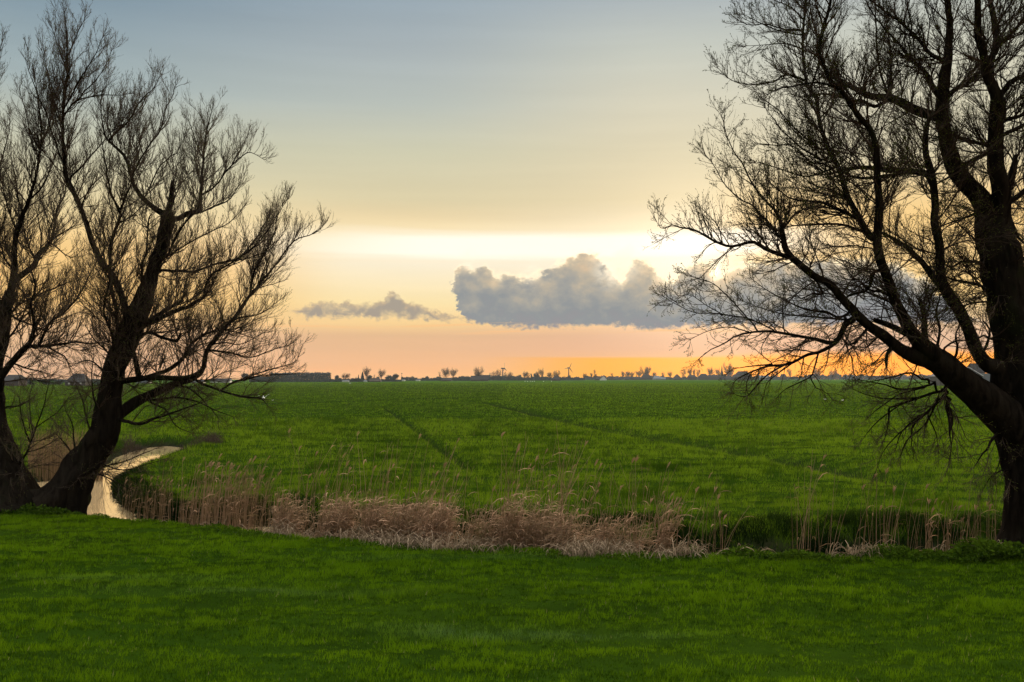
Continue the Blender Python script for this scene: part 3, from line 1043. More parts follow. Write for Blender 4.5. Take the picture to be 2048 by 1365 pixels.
def willow(label, dist, trunk_px, limbs, twig, buds, seed, lift_fn, density=1.0):
    """A willow grown on limbs read from the photograph; every limb leaves the plane of the picture
    by its own depth, so the crown is a real volume. px widths become radii at the tree's distance."""
    rs = np.random.default_rng(seed)
    m_px = dist / FPX
    foot = at_depth(trunk_px[0][0], trunk_px[0][1], dist)
    root = empty('willow_tree', (foot[0], foot[1], 0.0))
    org = np.array([foot[0], foot[1], 0.0])
    tag(root, label, 'tree', 'bare willows along the ditch')
    skel = []       # (px, py, depth, width) of everything so far
    lines = []      # smoothed polylines for the twigs

    def build(pts, name, depth0, ddepth, sides, rough, flare=0.0, mat=M_BARK):
        pts = [tuple(map(float, p)) for p in pts]
        n = len(pts)
        cum = np.concatenate([[0], np.cumsum([math.hypot(b[0] - a[0], b[1] - a[1]) for a, b in zip(pts[:-1], pts[1:])])])
        f = cum / max(cum[-1], 1e-6)
        dep = depth0 + ddepth * f ** 0.9
        P = np.array([at_depth(p[0], p[1], dist + q) for p, q in zip(pts, dep)])
        R = np.array([max(p[2], 0.9) * (0.47 if flare else 0.43) * m_px * (dist + q) / dist for p, q in zip(pts, dep)])
        length = np.linalg.norm(P[1:] - P[:-1], axis=1).sum()
        k = max(4, int(length / (0.10 if sides < 12 else 0.14)))
        PR = catmull(np.column_stack([P, R]), k)
        P, R = PR[:, :3], np.maximum(PR[:, 3], 0.004)
        wob = np.column_stack([fbm(np.arange(k) * 0.33 + rs.random() * 90, np.full(k, rs.random() * 90), 3) - 0.5 for _ in range(3)])
        P = P + wob * np.minimum(np.linspace(0, 1, k) * 4, 1)[:, None] * np.minimum(R * 1.6 + 0.03, 0.10)[:, None]
        V, F = thick_tube(P, R, sides, rough, rs.random() * 20, flare)
        me = mesh_data(name, V - org, F, mat, True)
        link(name, me, root)
        for i in range(0, k):
            q = i / (k - 1)
            skel.append((np.interp(q, f, [p[0] for p in pts]), np.interp(q, f, [p[1] for p in pts]), np.interp(q, f, dep), R[i] * 2 / m_px))
        lines.append((P, R))

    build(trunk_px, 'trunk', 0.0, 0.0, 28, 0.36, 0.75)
    for li, limb in enumerate(limbs):
        a = limb[0]
        S = np.array(skel)
        d2 = (S[:, 0] - a[0]) ** 2 + (S[:, 1] - a[1]) ** 2 - 0.2 * S[:, 3] ** 2
        j = int(np.argmin(d2))
        px, py, dep, _ = S[j]
        pts = list(limb)
        gap = math.hypot(px - a[0], py - a[1])
        if 3 < gap < 70:
            pts = [(px, py, min(a[2], S[j, 3] * 0.9))] + pts
        ln = sum(math.hypot(q[0] - p[0], q[1] - p[1]) for p, q in zip(pts[:-1], pts[1:])) * m_px
        amp = ln * rs.uniform(0.18, 0.50) * (1 if rs.random() < 0.5 else -1)
        if li % 2 == 0:
            amp = abs(amp) if dep < 0 else -abs(amp)   # keep the crown balanced in depth
            amp *= 0.9
        big = max(p[2] for p in pts)
        build(pts, 'limb', dep, amp, 12 if big > 14 else (8 if big > 6 else 5), 0.22 if big > 8 else 0.15)

    # twigs on everything thin enough to bear them
    B, D, L, R, U = [], [], [], [], []
    for (P, Rr) in lines:
        sl = np.linalg.norm(P[1:] - P[:-1], axis=1)
        tot = sl.sum()
        sp = twig['spacing']
        for i in range(1, len(P)):
            r = Rr[i]
            wt = sl[i - 1] / sp * density * (1.0 if r < 0.05 else (0.55 if r < 0.10 else (0.28 if r < 0.22 else twig.get('trunk', 0.12))))
            if P[i][2] < twig['lowz']:
                wt *= twig['low']
            elif P[i][2] > 7.2:
                wt *= twig.get('high', 1.0)
            c = int(wt + rs.random())
            for _ in range(c):
                T = norm((P[i] - P[i - 1])[None])[0]
                q = rs.normal(size=3)
                q = q - (q @ T) * T
                q /= np.linalg.norm(q)
                lf = lift_fn(P[i])
                B.append(P[i - 1] + (P[i] - P[i - 1]) * rs.random())
                D.append(T * (0.75 if r < 0.05 else 0.3) + q * 0.85 + np.array([0, 0, lf * 2.0]))
                L.append(np.clip(0.36 + 19 * r, 0.4, 1.3) * rs.uniform(0.45, 1.15) * twig['length'])
                R.append(np.clip(r * 0.5, 0.0062, 0.015))
                U.append(lf)
        # a spray at the very tip
        T = norm((P[-1] - P[-3])[None])[0]
        for _ in range(4):
            B.append(P[-1] - T * 0.03)
            D.append(T + rs.normal(size=3) * 0.28)
            L.append(rs.uniform(0.15, 0.40) * twig['length'])
            R.append(0.0045)
            U.append(lift_fn(P[-1]))
    B, D, L, R, U = map(np.array, (B, D, L, R, U))
    P1, R1 = grow(B, D, L, R, 9, 0.15, U * 0.42)
    B2, D2, L2, R2, o2 = offspring(P1, R1, L, twig['s2'], 0.08, 0.55, 1.05, 0.10, 0.60, 0.4, 0.62, 0.0034)
    P2, R2a = grow(B2, D2, L2, R2, 6, 0.14, U[o2] * 0.42, 0.45)
    B3, D3, L3, R3, o3 = offspring(P2, R2a, L2, twig['s3'], 0.12, 0.50, 1.1, 0.10, 0.60, 0.4, 0.65, 0.0022)
    L3 = np.clip(L3, 0.06, 0.4)
    P3, R3a = grow(B3, D3, L3, R3, 4, 0.12, U[o2][o3] * 0.4, 0.6)
    fat = twig.get('fat', 1.0)
    V, F = join([tubes(P1, R1 * fat, 4), tubes(P2, R2a * fat, 3), tubes(P3, R3a * fat, 3)])
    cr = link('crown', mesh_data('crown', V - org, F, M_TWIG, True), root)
    cr["kind"] = 'stuff'
    # buds and catkins strung along the outer twigs
    if buds:
        parts = []
        for PP, share in ((P3, buds), (P2, buds * 0.8)):
            n, k = PP.shape[:2]
            own = np.repeat(np.arange(n), 3)
            own = own[rng.random(len(own)) < share]
            f = (0.25 + 0.75 * rng.random(len(own))) * (k - 1)
            i = np.clip(f.astype(int), 0, k - 2)
            w = (f - i)[:, None]
            c = PP[own, i] * (1 - w) + PP[own, i + 1] * w
            T = norm(PP[own, i + 1] - PP[own, i])
            q = rng.normal(size=(len(own), 3))
            parts.append((c, norm(T * 0.8 + q * 0.5)))
        c = np.concatenate([p[0] for p in parts])
        d = np.concatenate([p[1] for p in parts])
        n = len(c)
        ll = 0.018 + 0.022 * rng.random(n)
        Q = c[:, None, :] + d[:, None, :] * ll[:, None, None] * np.array([0, 0.45, 1.0])[None, :, None]
        V, F = tubes(Q, np.broadcast_to(np.array([0.001, 0.0062, 0.0008]), (n, 3)), 3)
        lf = link('catkins', mesh_data('catkins', V - org, F, M_BUD, True, {'tint': np.repeat(rng.random(n), 9)}), root)
        lf["kind"] = 'stuff'
    return root


TA = [(118, 1016, 74), (134, 990, 74), (152, 958, 72), (172, 926, 68), (198, 885, 64), (214, 855, 58), (221, 791, 48), (236, 723, 48), (262, 660, 45),
      (291, 593, 37), (309, 535, 28), (322, 495, 27), (330, 457, 29), (335, 424, 24)]
LA = [
    [(333, 430, 17), (312, 419, 13), (288, 398, 11), (271, 375, 9), (263, 354, 9), (255, 325, 8), (244, 307, 7), (218, 283, 6), (209, 263, 4), (203, 231, 2.5), (200, 205, 1.2)],
    [(218, 283, 6), (233, 266, 5), (259, 237, 4), (277, 205, 3), (306, 178, 2), (318, 155, 1)],
    [(263, 354, 5), (274, 331, 5), (294, 299, 4), (320, 260, 3.5), (332, 217, 2.5), (344, 196, 2), (352, 170, 1)],
    [(288, 398, 4), (318, 337, 3), (340, 315, 2.5), (356, 302, 2), (372, 270, 1)],
    [(335, 428, 14), (344, 404, 12), (345, 363, 9)],
    [(338, 436, 15), (353, 437, 13), (376, 425, 12), (398, 420, 11), (401, 392, 8), (404, 360, 7), (407, 319, 5), (411, 278, 4), (420, 237, 2), (423, 222, 1)],
    [(401, 392, 5), (429, 375, 4), (449, 348, 3.5), (473, 322, 3), (500, 305, 2), (525, 318, 1)],
    [(449, 348, 3), (462, 330, 3), (480, 300, 2), (497, 268, 1)],
    [(398, 425, 5), (430, 412, 4), (458, 401, 3), (479, 369, 1.5)],
    [(407, 319, 4), (396, 295, 3), (386, 266, 2), (376, 240, 1)],
    [(252, 665, 20), (252, 628, 17), (243, 593, 16), (226, 549, 15), (205, 529, 14), (188, 499, 12), (176, 464, 12), (164, 426, 11), (150, 388, 11), (132, 356, 10),
     (129, 300, 8), (126, 231, 6), (136, 154, 5), (134, 103, 3.5), (131, 51, 2.2), (128, 22, 1)],
    [(126, 231, 5), (151, 205, 4), (195, 192, 3), (241, 192, 1.3)],
    [(151, 205, 4), (175, 178, 3), (200, 150, 2), (226, 97, 1)],
    [(132, 340, 5), (110, 285, 4), (92, 226, 3), (67, 169, 2), (51, 118, 1)],
    [(136, 150, 3), (118, 98, 2), (104, 55, 1)], [(134, 120, 3), (152, 75, 2), (168, 40, 1)],
    [(129, 260, 4), (108, 215, 3), (98, 160, 2), (84, 100, 1)], [(127, 220, 4), (160, 160, 3), (190, 110, 2), (208, 70, 1)],
    [(148, 380, 6), (141, 358, 5), (164, 332, 4), (190, 303, 3), (226, 262, 2), (245, 235, 1)],
    [(160, 415, 4), (164, 408, 4), (176, 385, 3), (194, 361, 2.5), (230, 330, 1.3)],
    [(232, 720, 12), (235, 675, 10), (233, 637, 9), (226, 593, 8), (220, 564, 8), (221, 505, 8), (226, 470, 7), (236, 446, 7), (239, 420, 6), (223, 388, 4), (214, 353, 3), (210, 317, 3), (200, 270, 1.5)],
    [(239, 420, 5), (252, 391, 4), (261, 370, 3), (268, 340, 2)], [(239, 445, 4), (264, 432, 3), (290, 408, 1.6)],
    [(228, 745, 9), (228, 700, 8), (217, 652, 6), (207, 622, 4), (211, 593, 4), (218, 564, 3), (205, 535, 1.5)],
    [(285, 600, 7), (284, 558, 5), (283, 534, 5), (293, 505, 4), (296, 446, 3.5), (306, 425, 2)],
    [(276, 655, 14), (305, 643, 12), (351, 621, 9), (383, 611, 8), (407, 593, 6), (411, 572, 5), (425, 548, 4), (467, 523, 3.5), (516, 484, 3), (552, 435, 2), (566, 407, 1)],
    [(290, 648, 11), (315, 634, 10), (340, 615, 8), (368, 600, 6)],
    [(310, 550, 8), (323, 544, 7), (355, 543, 7), (390, 544, 6), (425, 530, 5), (474, 516, 4), (510, 480, 3), (535, 440, 1.5)],
    [(318, 530, 5), (330, 516, 4), (376, 488, 3.5), (425, 463, 3), (467, 439, 2), (490, 410, 1)],
    [(325, 515, 6), (337, 505, 5), (348, 484, 5), (365, 453, 5), (383, 428, 4)],
    [(258, 680, 9), (281, 674, 8), (305, 667, 8), (334, 678, 7), (355, 681, 7), (362, 667, 5)],
    [(214, 858, 32), (235, 832, 28), (270, 806, 25), (308, 787, 20), (348, 769, 17), (386, 755, 15), (407, 738, 12), (413, 709, 11), (425, 688, 10), (453, 653, 9), (481, 621, 9),
     (499, 593, 7), (516, 572, 6), (548, 534, 4), (587, 484, 3), (622, 470, 2), (644, 455, 1)],
    [(499, 593, 5), (506, 551, 5), (530, 505, 4), (548, 470, 3), (555, 435, 2), (573, 400, 1)],
    [(236, 762, 12), (260, 761, 11), (316, 748, 10), (351, 731, 9), (372, 709, 8), (380, 692, 7), (407, 671, 5), (440, 662, 4), (467, 664, 3), (513, 678, 1.5)],
    [(232, 766, 15), (246, 762, 15), (305, 757, 13), (345, 759, 12), (372, 757, 11), (388, 753, 9)],
    [(386, 757, 7), (411, 771, 6), (443, 783, 5), (481, 794, 4), (520, 797, 3), (534, 810, 1.5)],
    [(443, 781, 4.5), (467, 766, 4.5), (492, 759, 4), (524, 752, 3), (560, 750, 2), (590, 748, 1)],
    [(492, 757, 4), (515, 747, 3), (537, 741, 3), (587, 727, 2), (597, 712, 1)],
    [(425, 690, 4), (450, 686, 3), (481, 690, 2.4), (530, 665, 1.2)],
    [(278, 757, 13), (272, 725, 11), (267, 690, 10), (272, 665, 8)],
    [(236, 838, 9), (253, 843, 8), (284, 848, 7), (316, 836, 5), (355, 822, 4), (407, 804, 2)],
    [(300, 800, 6), (340, 795, 5), (380, 800, 4), (430, 820, 2.5), (470, 835, 1.2)],
    [(300, 805, 5), (330, 820, 4), (350, 850, 2.6), (385, 868, 1.3)], [(350, 768, 5), (390, 785, 4), (420, 815, 2.5), (440, 840, 1.2)],
    [(190, 940, 5), (205, 934, 4), (249, 923, 3), (293, 905, 2), (312, 897, 1)], [(200, 925, 4), (243, 940, 3), (290, 930, 2), (322, 922, 1)],
    [(185, 945, 4), (215, 955, 3), (250, 975, 2), (270, 985, 1)],
    [(152, 935, 5), (140, 905, 4), (128, 885, 3), (112, 868, 1.5)], [(160, 930, 5), (148, 890, 4), (143, 850, 3), (130, 820, 1.5)],
    [(190, 880, 5), (175, 840, 4), (165, 800, 3), (150, 770, 2)], [(205, 840, 5), (190, 800, 4), (183, 760, 3), (188, 715, 2)],
    [(222, 760, 5), (200, 738, 4), (178, 722, 3), (150, 728, 1.5)], [(230, 730, 5), (212, 700, 4), (190, 680, 3), (170, 650, 1.5)],
    [(430, 675, 4), (470, 640, 3), (520, 628, 2.4), (560, 600, 1.2)], [(412, 700, 5), (455, 705, 4), (500, 715, 3), (545, 700, 2), (580, 690, 1)],
    [(467, 523, 3), (500, 515, 2.4), (540, 500, 2), (570, 460, 1)],
]
TB = [(14, 1010, 104), (14, 985, 96), (4, 930, 84), (-8, 870, 62), (-16, 800, 50), (-14, 770, 44), (-8, 735, 32), (0, 690, 27), (6, 667, 25), (12, 623, 24), (21, 585, 22)]
LB = [
    [(-12, 772, 22), (8, 745, 17), (25, 722, 15), (45, 700, 14), (56, 692, 13), (62, 676, 9), (69, 646, 8), (62, 610, 6), (70, 570, 4), (60, 530, 2)],
    [(62, 692, 8), (76, 690, 7), (97, 646, 6), (129, 625, 5), (155, 593, 4), (182, 546, 2), (192, 525, 1)],
    [(56, 693, 10), (70, 692, 9), (117, 691, 6), (152, 685, 5), (188, 687, 3), (230, 680, 1.5)],
    [(90, 692, 5), (100, 697, 5), (117, 706, 4), (132, 715, 3), (140, 738, 1.5)],
    [(21, 585, 18), (29, 543, 15), (28, 505, 13), (35, 464, 11), (47, 432, 10), (62, 397, 8), (70, 359, 6), (79, 300, 5), (82, 246, 4), (75, 190, 2), (70, 160, 1)],
    [(24, 565, 16), (44, 549, 14), (67, 532, 13), (79, 508, 11), (100, 485, 8), (108, 452, 6), (117, 417, 5), (129, 388, 3), (132, 350, 1.5)],
    [(62, 397, 5), (85, 373, 4), (100, 338, 3), (111, 312, 2), (118, 285, 1)], [(70, 520, 6), (56, 488, 4), (50, 464, 3), (45, 430, 1.5)],
    [(92, 490, 4), (123, 467, 3), (158, 450, 1.5)], [(6, 640, 16), (-8, 600, 14), (-25, 560, 12), (-35, 500, 9), (-40, 420, 7), (-30, 330, 5), (-20, 250, 3), (-8, 170, 2), (2, 90, 1)],
    [(-38, 440, 5), (-15, 380, 4), (0, 330, 3), (15, 280, 2), (20, 240, 1)], [(-30, 540, 5), (-8, 490, 4), (8, 440, 3), (14, 390, 1.5)],
    [(35, 464, 5), (20, 430, 4), (12, 400, 3), (4, 370, 1.5)], [(47, 432, 5), (36, 395, 4), (30, 350, 3), (22, 310, 1.5)],
    [(79, 300, 4), (95, 262, 3), (108, 225, 2), (112, 190, 1)], [(79, 300, 4), (60, 262, 3), (48, 215, 2), (38, 180, 1)],
    [(10, 640, 6), (40, 610, 5), (70, 595, 4), (110, 575, 2.5), (150, 560, 1)], [(12, 625, 6), (38, 640, 5), (75, 655, 3.5), (110, 665, 2), (140, 650, 1)],
    [(0, 690, 6), (24, 670, 5), (40, 640, 4), (52, 615, 2.5), (58, 590, 1)], [(20, 725, 5), (45, 735, 4), (75, 742, 3), (105, 750, 1.5)],
    [(28, 940, 7), (47, 915, 5), (62, 880, 4), (72, 855, 3.5), (84, 820, 3), (92, 790, 2), (100, 755, 1)],
    [(60, 885, 4), (50, 860, 3), (42, 830, 2.4), (38, 795, 1.5)], [(72, 855, 3), (95, 838, 2.4), (118, 820, 2), (140, 790, 1)],
    [(40, 925, 4), (55, 905, 3), (85, 895, 2.4), (110, 880, 1.2)], [(66, 870, 3), (62, 835, 2.4), (58, 800, 2), (66, 770, 1)],
    [(-6, 825, 6), (15, 815, 4), (40, 812, 3), (62, 800, 1.5)], [(29, 543, 5), (12, 520, 4), (2, 490, 3), (-10, 450, 1.5)],
    [(100, 485, 4), (120, 500, 3), (145, 515, 2), (165, 500, 1)], [(79, 508, 4), (82, 470, 3), (76, 430, 2), (84, 390, 1)],
]
TR = [(2066, 1116, 122), (2064, 1080, 104), (2062, 1000, 100), (2058, 930, 104), (2058, 870, 112), (2062, 800, 118), (2050, 700, 114), (2032, 640, 102), (2015, 580, 92), (2004, 520, 82),
      (1990, 465, 78), (1982, 415, 66)]
LR = [
    [(1984, 440, 54), (1960, 395, 46), (1925, 360, 42), (1905, 325, 38), (1892, 270, 32), (1884, 210, 30), (1888, 155, 27), (1897, 105, 20), (1900, 50, 16), (1893, 0, 14), (1890, -80, 10), (1895, -170, 4)],
    [(1996, 450, 50), (2000, 390, 44), (1994, 330, 37), (1996, 260, 34), (1994, 205, 30), (1978, 155, 22), (1966, 115, 18), (1955, 64, 16), (1952, 0, 13), (1950, -90, 8), (1945, -180, 3)],
    [(1982, 175, 16), (1988, 110, 14), (1990, 64, 14), (1985, 20, 12), (1975, -60, 8), (1985, -150, 3)],
    [(2012, 385, 20), (2022, 360, 20), (2028, 340, 17), (2031, 312, 8)],
    [(2040, 860, 104), (1992, 815, 84), (1940, 775, 72), (1900, 748, 64), (1868, 720, 58), (1838, 716, 42), (1802, 700, 28), (1765, 672, 25), (1725, 645, 21), (1690, 605, 20), (1665, 575, 18), (1629, 556, 17),
     (1599, 531, 16), (1577, 509, 15), (1568, 483, 13), (1566, 461, 10), (1563, 447, 8)],
    [(1566, 465, 8), (1559, 436, 7), (1544, 417, 6), (1515, 388, 5), (1500, 359, 4), (1486, 329, 3.5), (1471, 307, 3), (1455, 270, 2), (1440, 225, 1)],
    [(1563, 478, 7), (1540, 450, 6), (1519, 428, 5), (1505, 410, 4), (1482, 400, 3), (1450, 370, 2.5), (1430, 335, 2), (1408, 305, 1)],
    [(1575, 514, 11), (1530, 498, 9), (1504, 485, 8), (1467, 494, 7), (1438, 487, 6.5), (1412, 472, 5.5), (1387, 459, 5), (1361, 456, 4), (1343, 450, 3), (1325, 457, 2), (1313, 442, 1)],
    [(1566, 458, 6), (1588, 432, 5), (1610, 418, 3.5)], [(1632, 560, 6), (1645, 590, 5), (1628, 587, 4), (1603, 598, 3), (1590, 585, 1.5)],
    [(1700, 625, 7), (1680, 635, 6), (1650, 625, 6), (1628, 622, 5), (1595, 612, 4), (1537, 582, 2.5), (1500, 556, 1.2)],
    [(1690, 638, 5), (1640, 636, 4), (1592, 632, 3.4), (1540, 622, 2.4), (1480, 600, 1.2)],
    [(1705, 640, 16), (1691, 648, 14), (1680, 670, 12), (1665, 685, 11), (1625, 677, 8), (1585, 670, 7), (1544, 663, 6.5), (1515, 663, 5), (1475, 670, 4), (1449, 688, 3), (1420, 700, 2), (1398, 718, 1.2)],
    [(1515, 663, 4), (1508, 652, 4), (1482, 622, 3.2), (1449, 586, 2.6), (1420, 564, 2), (1383, 553, 1)],
    [(1544, 660, 4), (1500, 640, 3.4), (1445, 630, 3), (1390, 625, 2), (1345, 605, 1.5), (1324, 590, 1)],
    [(1445, 630, 2.6), (1410, 610, 2), (1375, 590, 1.6), (1340, 612, 1)], [(1500, 665, 3), (1460, 655, 2.5), (1420, 660, 2), (1380, 680, 1)],
    [(1668, 688, 10), (1640, 703, 8), (1614, 707, 7.5), (1592, 721, 6.5), (1566, 729, 6), (1537, 732, 5), (1508, 743, 4), (1482, 754, 3), (1467, 765, 1.2)],
    [(1636, 707, 5), (1628, 735, 4), (1622, 754, 4), (1600, 765, 3), (1570, 780, 2), (1555, 797, 1.2)],
    [(1574, 729, 5), (1530, 754, 4), (1500, 787, 3.4), (1486, 794, 2.4), (1467, 787, 1.2)], [(1544, 729, 4), (1500, 732, 3), (1471, 737, 1.2)],
    [(1592, 721, 4), (1560, 745, 3), (1535, 765, 2), (1528, 790, 1)], [(1508, 743, 3), (1495, 758, 2.4), (1492, 778, 1.5), (1500, 795, 1)], [(1622, 754, 3), (1632, 775, 2.4), (1650, 782, 1.8), (1665, 800, 1)],
    [(1838, 680, 18), (1830, 672, 16), (1790, 655, 14), (1745, 640, 11)],
    [(1868, 715, 46), (1848, 694, 38), (1824, 666, 29), (1806, 630, 26), (1787, 593, 24), (1769, 542, 23), (1756, 490, 22), (1754, 447, 20), (1758, 403, 17), (1752, 337, 15), (1750, 300, 13), (1745, 264, 13),
     (1729, 241, 13), (1706, 215, 12), (1681, 185, 10), (1660, 159, 10), (1647, 128, 9), (1638, 103, 9), (1649, 51, 8), (1655, 20, 7), (1663, -30, 5), (1670, -110, 2)],
    [(1752, 478, 18), (1740, 470, 17), (1721, 439, 15), (1699, 403, 13), (1685, 359, 12), (1666, 318, 11), (1650, 279, 10), (1640, 244, 9), (1633, 205, 9), (1619, 179, 9), (1610, 154, 7), (1604, 103, 6),
     (1605, 51, 6), (1609, 13, 5), (1612, -50, 2)],
    [(1622, 176, 6), (1632, 146, 5), (1645, 120, 4)], [(1730, 462, 7), (1721, 461, 7), (1685, 450, 6), (1648, 448, 5), (1610, 450, 4), (1574, 454, 2.5)],
    [(1715, 440, 9), (1706, 435, 8), (1676, 417, 8), (1647, 406, 7), (1618, 403, 5), (1588, 399, 4), (1566, 388, 3), (1530, 360, 1.5)],
    [(2004, 775, 42), (2000, 740, 42), (1972, 727, 35), (1948, 690, 30), (1934, 655, 28), (1912, 611, 28), (1886, 575, 26), (1879, 538, 21), (1875, 476, 19), (1871, 428, 18), (1868, 381, 18), (1860, 329, 16), (1851, 295, 14), (1853, 256, 12), (1868, 228, 9)],
    [(1886, 577, 17), (1868, 556, 15), (1846, 527, 13), (1824, 509, 11), (1806, 490, 10), (1787, 476, 9), (1769, 468, 7), (1760, 466, 6)],
    [(1868, 368, 17), (1853, 348, 15), (1813, 338, 14), (1776, 338, 12), (1740, 334, 10), (1703, 337, 9), (1665, 345, 6), (1640, 350, 2)],
    [(1860, 352, 10), (1810, 345, 8), (1770, 352, 8), (1730, 356, 7), (1703, 352, 5)],
    [(1885, 238, 24), (1861, 231, 23), (1825, 218, 22), (1799, 203, 20), (1774, 195, 18), (1750, 195, 17), (1727, 190, 15), (1706, 177, 13), (1681, 159, 10), (1658, 149, 5)],
    [(1770, 205, 9), (1750, 213, 8), (1727, 203, 7), (1706, 200, 7), (1673, 190, 6), (1632, 189, 3)],
    [(1668, 174, 6), (1645, 167, 5), (1609, 169, 5), (1586, 174, 4), (1558, 177, 3), (1535, 190, 1.6)],
    [(1606, 159, 6), (1586, 151, 5), (1568, 151, 4.5), (1552, 161, 4), (1535, 165, 3.4), (1496, 169, 2.5), (1458, 159, 2), (1430, 130, 1)],
    [(1644, 300, 6), (1630, 290, 5), (1601, 267, 4), (1576, 244, 3), (1553, 218, 2.5), (1530, 200, 1.2)], [(1650, 318, 6), (1637, 315, 5), (1604, 297, 4), (1573, 269, 3), (1558, 251, 2), (1530, 215, 1)],
    [(1660, 325, 5), (1624, 328, 4), (1588, 292, 3), (1553, 292, 3), (1514, 287, 1.6)], [(1670, 335, 5), (1620, 352, 4), (1580, 345, 3), (1540, 330, 2.4), (1500, 320, 1.2)],
    [(1605, 60, 5), (1570, 60, 4), (1535, 48, 3), (1500, 50, 2), (1475, 40, 1)], [(1607, 70, 4), (1560, 62, 3), (1520, 46, 2.4), (1485, 28, 1.2)],
    [(1604, 100, 4), (1570, 88, 3), (1530, 90, 2), (1490, 92, 1)], [(1609, 20, 4), (1585, -5, 3), (1560, -30, 2)], [(1606, 40, 4), (1580, 15, 3), (1545, 0, 2), (1520, -20, 1)],
    [(1880, 195, 14), (1872, 180, 12), (1845, 135, 10), (1820, 115, 8), (1800, 90, 6), (1770, 60, 4), (1740, 20, 3), (1720, -30, 1.5)],
    [(1892, 125, 10), (1860, 110, 9), (1830, 74, 8), (1799, 44, 7), (1774, 26, 5), (1740, 0, 3), (1710, -30, 1.5)],
    [(1774, 198, 7), (1774, 190, 6), (1758, 143, 5), (1753, 77, 4), (1750, 20, 3), (1745, -40, 1.5)], [(1777, 198, 7), (1779, 180, 6), (1782, 120, 5), (1775, 60, 3), (1765, 0, 2), (1768, -40, 1)],
    [(1893, 200, 13), (1917, 177, 11), (1938, 167, 10), (1960, 146, 9), (1975, 120, 7)],
    [(1998, 195, 15), (2025, 161, 12), (2048, 149, 11), (2090, 120, 8), (2140, 60, 3)], [(1990, 110, 11), (2000, 90, 10), (2030, 60, 8), (2060, 25, 6), (2090, -30, 3)],
    [(2002, 250, 10), (2012, 240, 9), (2048, 225, 8), (2100, 190, 3)], [(2000, 275, 11), (2010, 267, 10), (2048, 250, 9), (2120, 200, 4)],
    [(2010, 415, 16), (2025, 403, 14), (2048, 382, 12), (2090, 350, 8), (2130, 290, 4)], [(2010, 440, 9), (2022, 446, 8), (2040, 480, 7), (2070, 500, 4)],
    [(2024, 540, 10), (2040, 525, 8), (2070, 500, 6), (2110, 440, 3)],
    [(1990, 300, 12), (1976, 305, 10), (1950, 318, 9), (1925, 335, 9)], [(1990, 290, 9), (1980, 292, 8), (1950, 285, 8), (1922, 277, 8), (1900, 270, 6)],
    [(1975, 530, 9), (1967, 527, 8), (1926, 525, 6), (1904, 534, 4), (1880, 520, 1.6)], [(1970, 578, 8), (1959, 571, 7), (1904, 560, 5), (1885, 550, 1.6)],
    [(1960, 485, 5), (1948, 476, 4), (1919, 450, 3), (1890, 421, 1.5)], [(1955, 425, 8), (1945, 430, 7), (1897, 446, 4), (1870, 460, 1.5)],
    [(1980, 605, 6), (1970, 604, 5), (1933, 611, 4), (1915, 630, 2)], [(1990, 680, 6), (1965, 672, 5), (1945, 690, 3)],
    [(1850, 685, 15), (1848, 660, 13), (1848, 637, 11), (1837, 597, 8)], [(1848, 640, 5), (1858, 610, 4), (1850, 575, 3), (1862, 540, 1.5)],
    [(1890, 775, 8), (1879, 782, 7), (1833, 796, 6), (1790, 812, 5), (1780, 819, 4.5), (1778, 845, 3.5), (1768, 880, 1.5)],
    [(1895, 785, 8), (1885, 792, 7), (1853, 825, 6), (1826, 852, 4.5), (1823, 880, 3), (1822, 892, 1)],
    [(1868, 765, 6), (1859, 770, 5), (1806, 779, 4.5), (1767, 769, 3.4), (1714, 760, 1.5)], [(1856, 758, 6), (1846, 760, 5), (1820, 746, 4.5), (1780, 756, 3.4), (1730, 766, 1.5)],
    [(1833, 796, 5), (1780, 799, 3.5), (1734, 789, 2.4), (1697, 776, 1)], [(1800, 808, 4), (1757, 842, 3), (1724, 881, 1.2)], [(1820, 848, 3.5), (1780, 885, 2.4), (1762, 915, 1.6), (1747, 951, 1)],
    [(1853, 825, 4), (1872, 865, 3), (1876, 890, 1)], [(1900, 800, 9), (1894, 812, 9), (1902, 838, 13), (1900, 865, 4), (1902, 888, 2)],
    [(1860, 820, 5), (1830, 840, 4), (1800, 870, 3), (1790, 900, 1.5)], [(1846, 775, 4), (1800, 790, 3.4), (1760, 815, 2.6), (1735, 835, 1.2)], [(1875, 800, 5), (1850, 850, 4), (1815, 880, 3), (1800, 915, 1.2)],
    [(1992, 872, 7), (1974, 898, 5), (1958, 918, 3), (1945, 937, 1.5)], [(2015, 940, 5), (2000, 945, 4), (1981, 957, 3), (1968, 978, 1.2)], [(1988, 880, 4), (2000, 915, 3), (1990, 945, 1.5)],
    [(1870, 700, 7), (1880, 660, 6), (1872, 625, 5), (1880, 590, 3)], [(1900, 735, 7), (1915, 700, 6), (1910, 668, 4), (1925, 640, 2)], [(1885, 720, 6), (1895, 690, 5), (1925, 680, 4), (1950, 690, 2)],
    [(1960, 715, 8), (1975, 690, 7), (1980, 660, 5), (1965, 640, 3)], [(1790, 600, 7), (1765, 585, 6), (1735, 580, 5), (1715, 560, 4), (1690, 560, 2)],
    [(1745, 545, 9), (1735, 580, 7), (1700, 590, 6), (1680, 610, 4)], [(1815, 640, 7), (1790, 610, 6), (1750, 590, 5), (1720, 575, 3), (1700, 545, 1.5)],
    [(1760, 425, 5), (1775, 390, 4), (1772, 350, 3), (1785, 310, 2), (1780, 270, 1)], [(1700, 400, 5), (1660, 380, 4), (1630, 372, 3), (1600, 350, 2), (1575, 320, 1)],
    [(1735, 655, 7), (1705, 690, 6), (1690, 680, 4)], [(1760, 668, 5), (1735, 695, 4), (1710, 692, 3), (1695, 700, 1.5)], [(1778, 700, 9), (1772, 718, 7), (1775, 735, 4)],
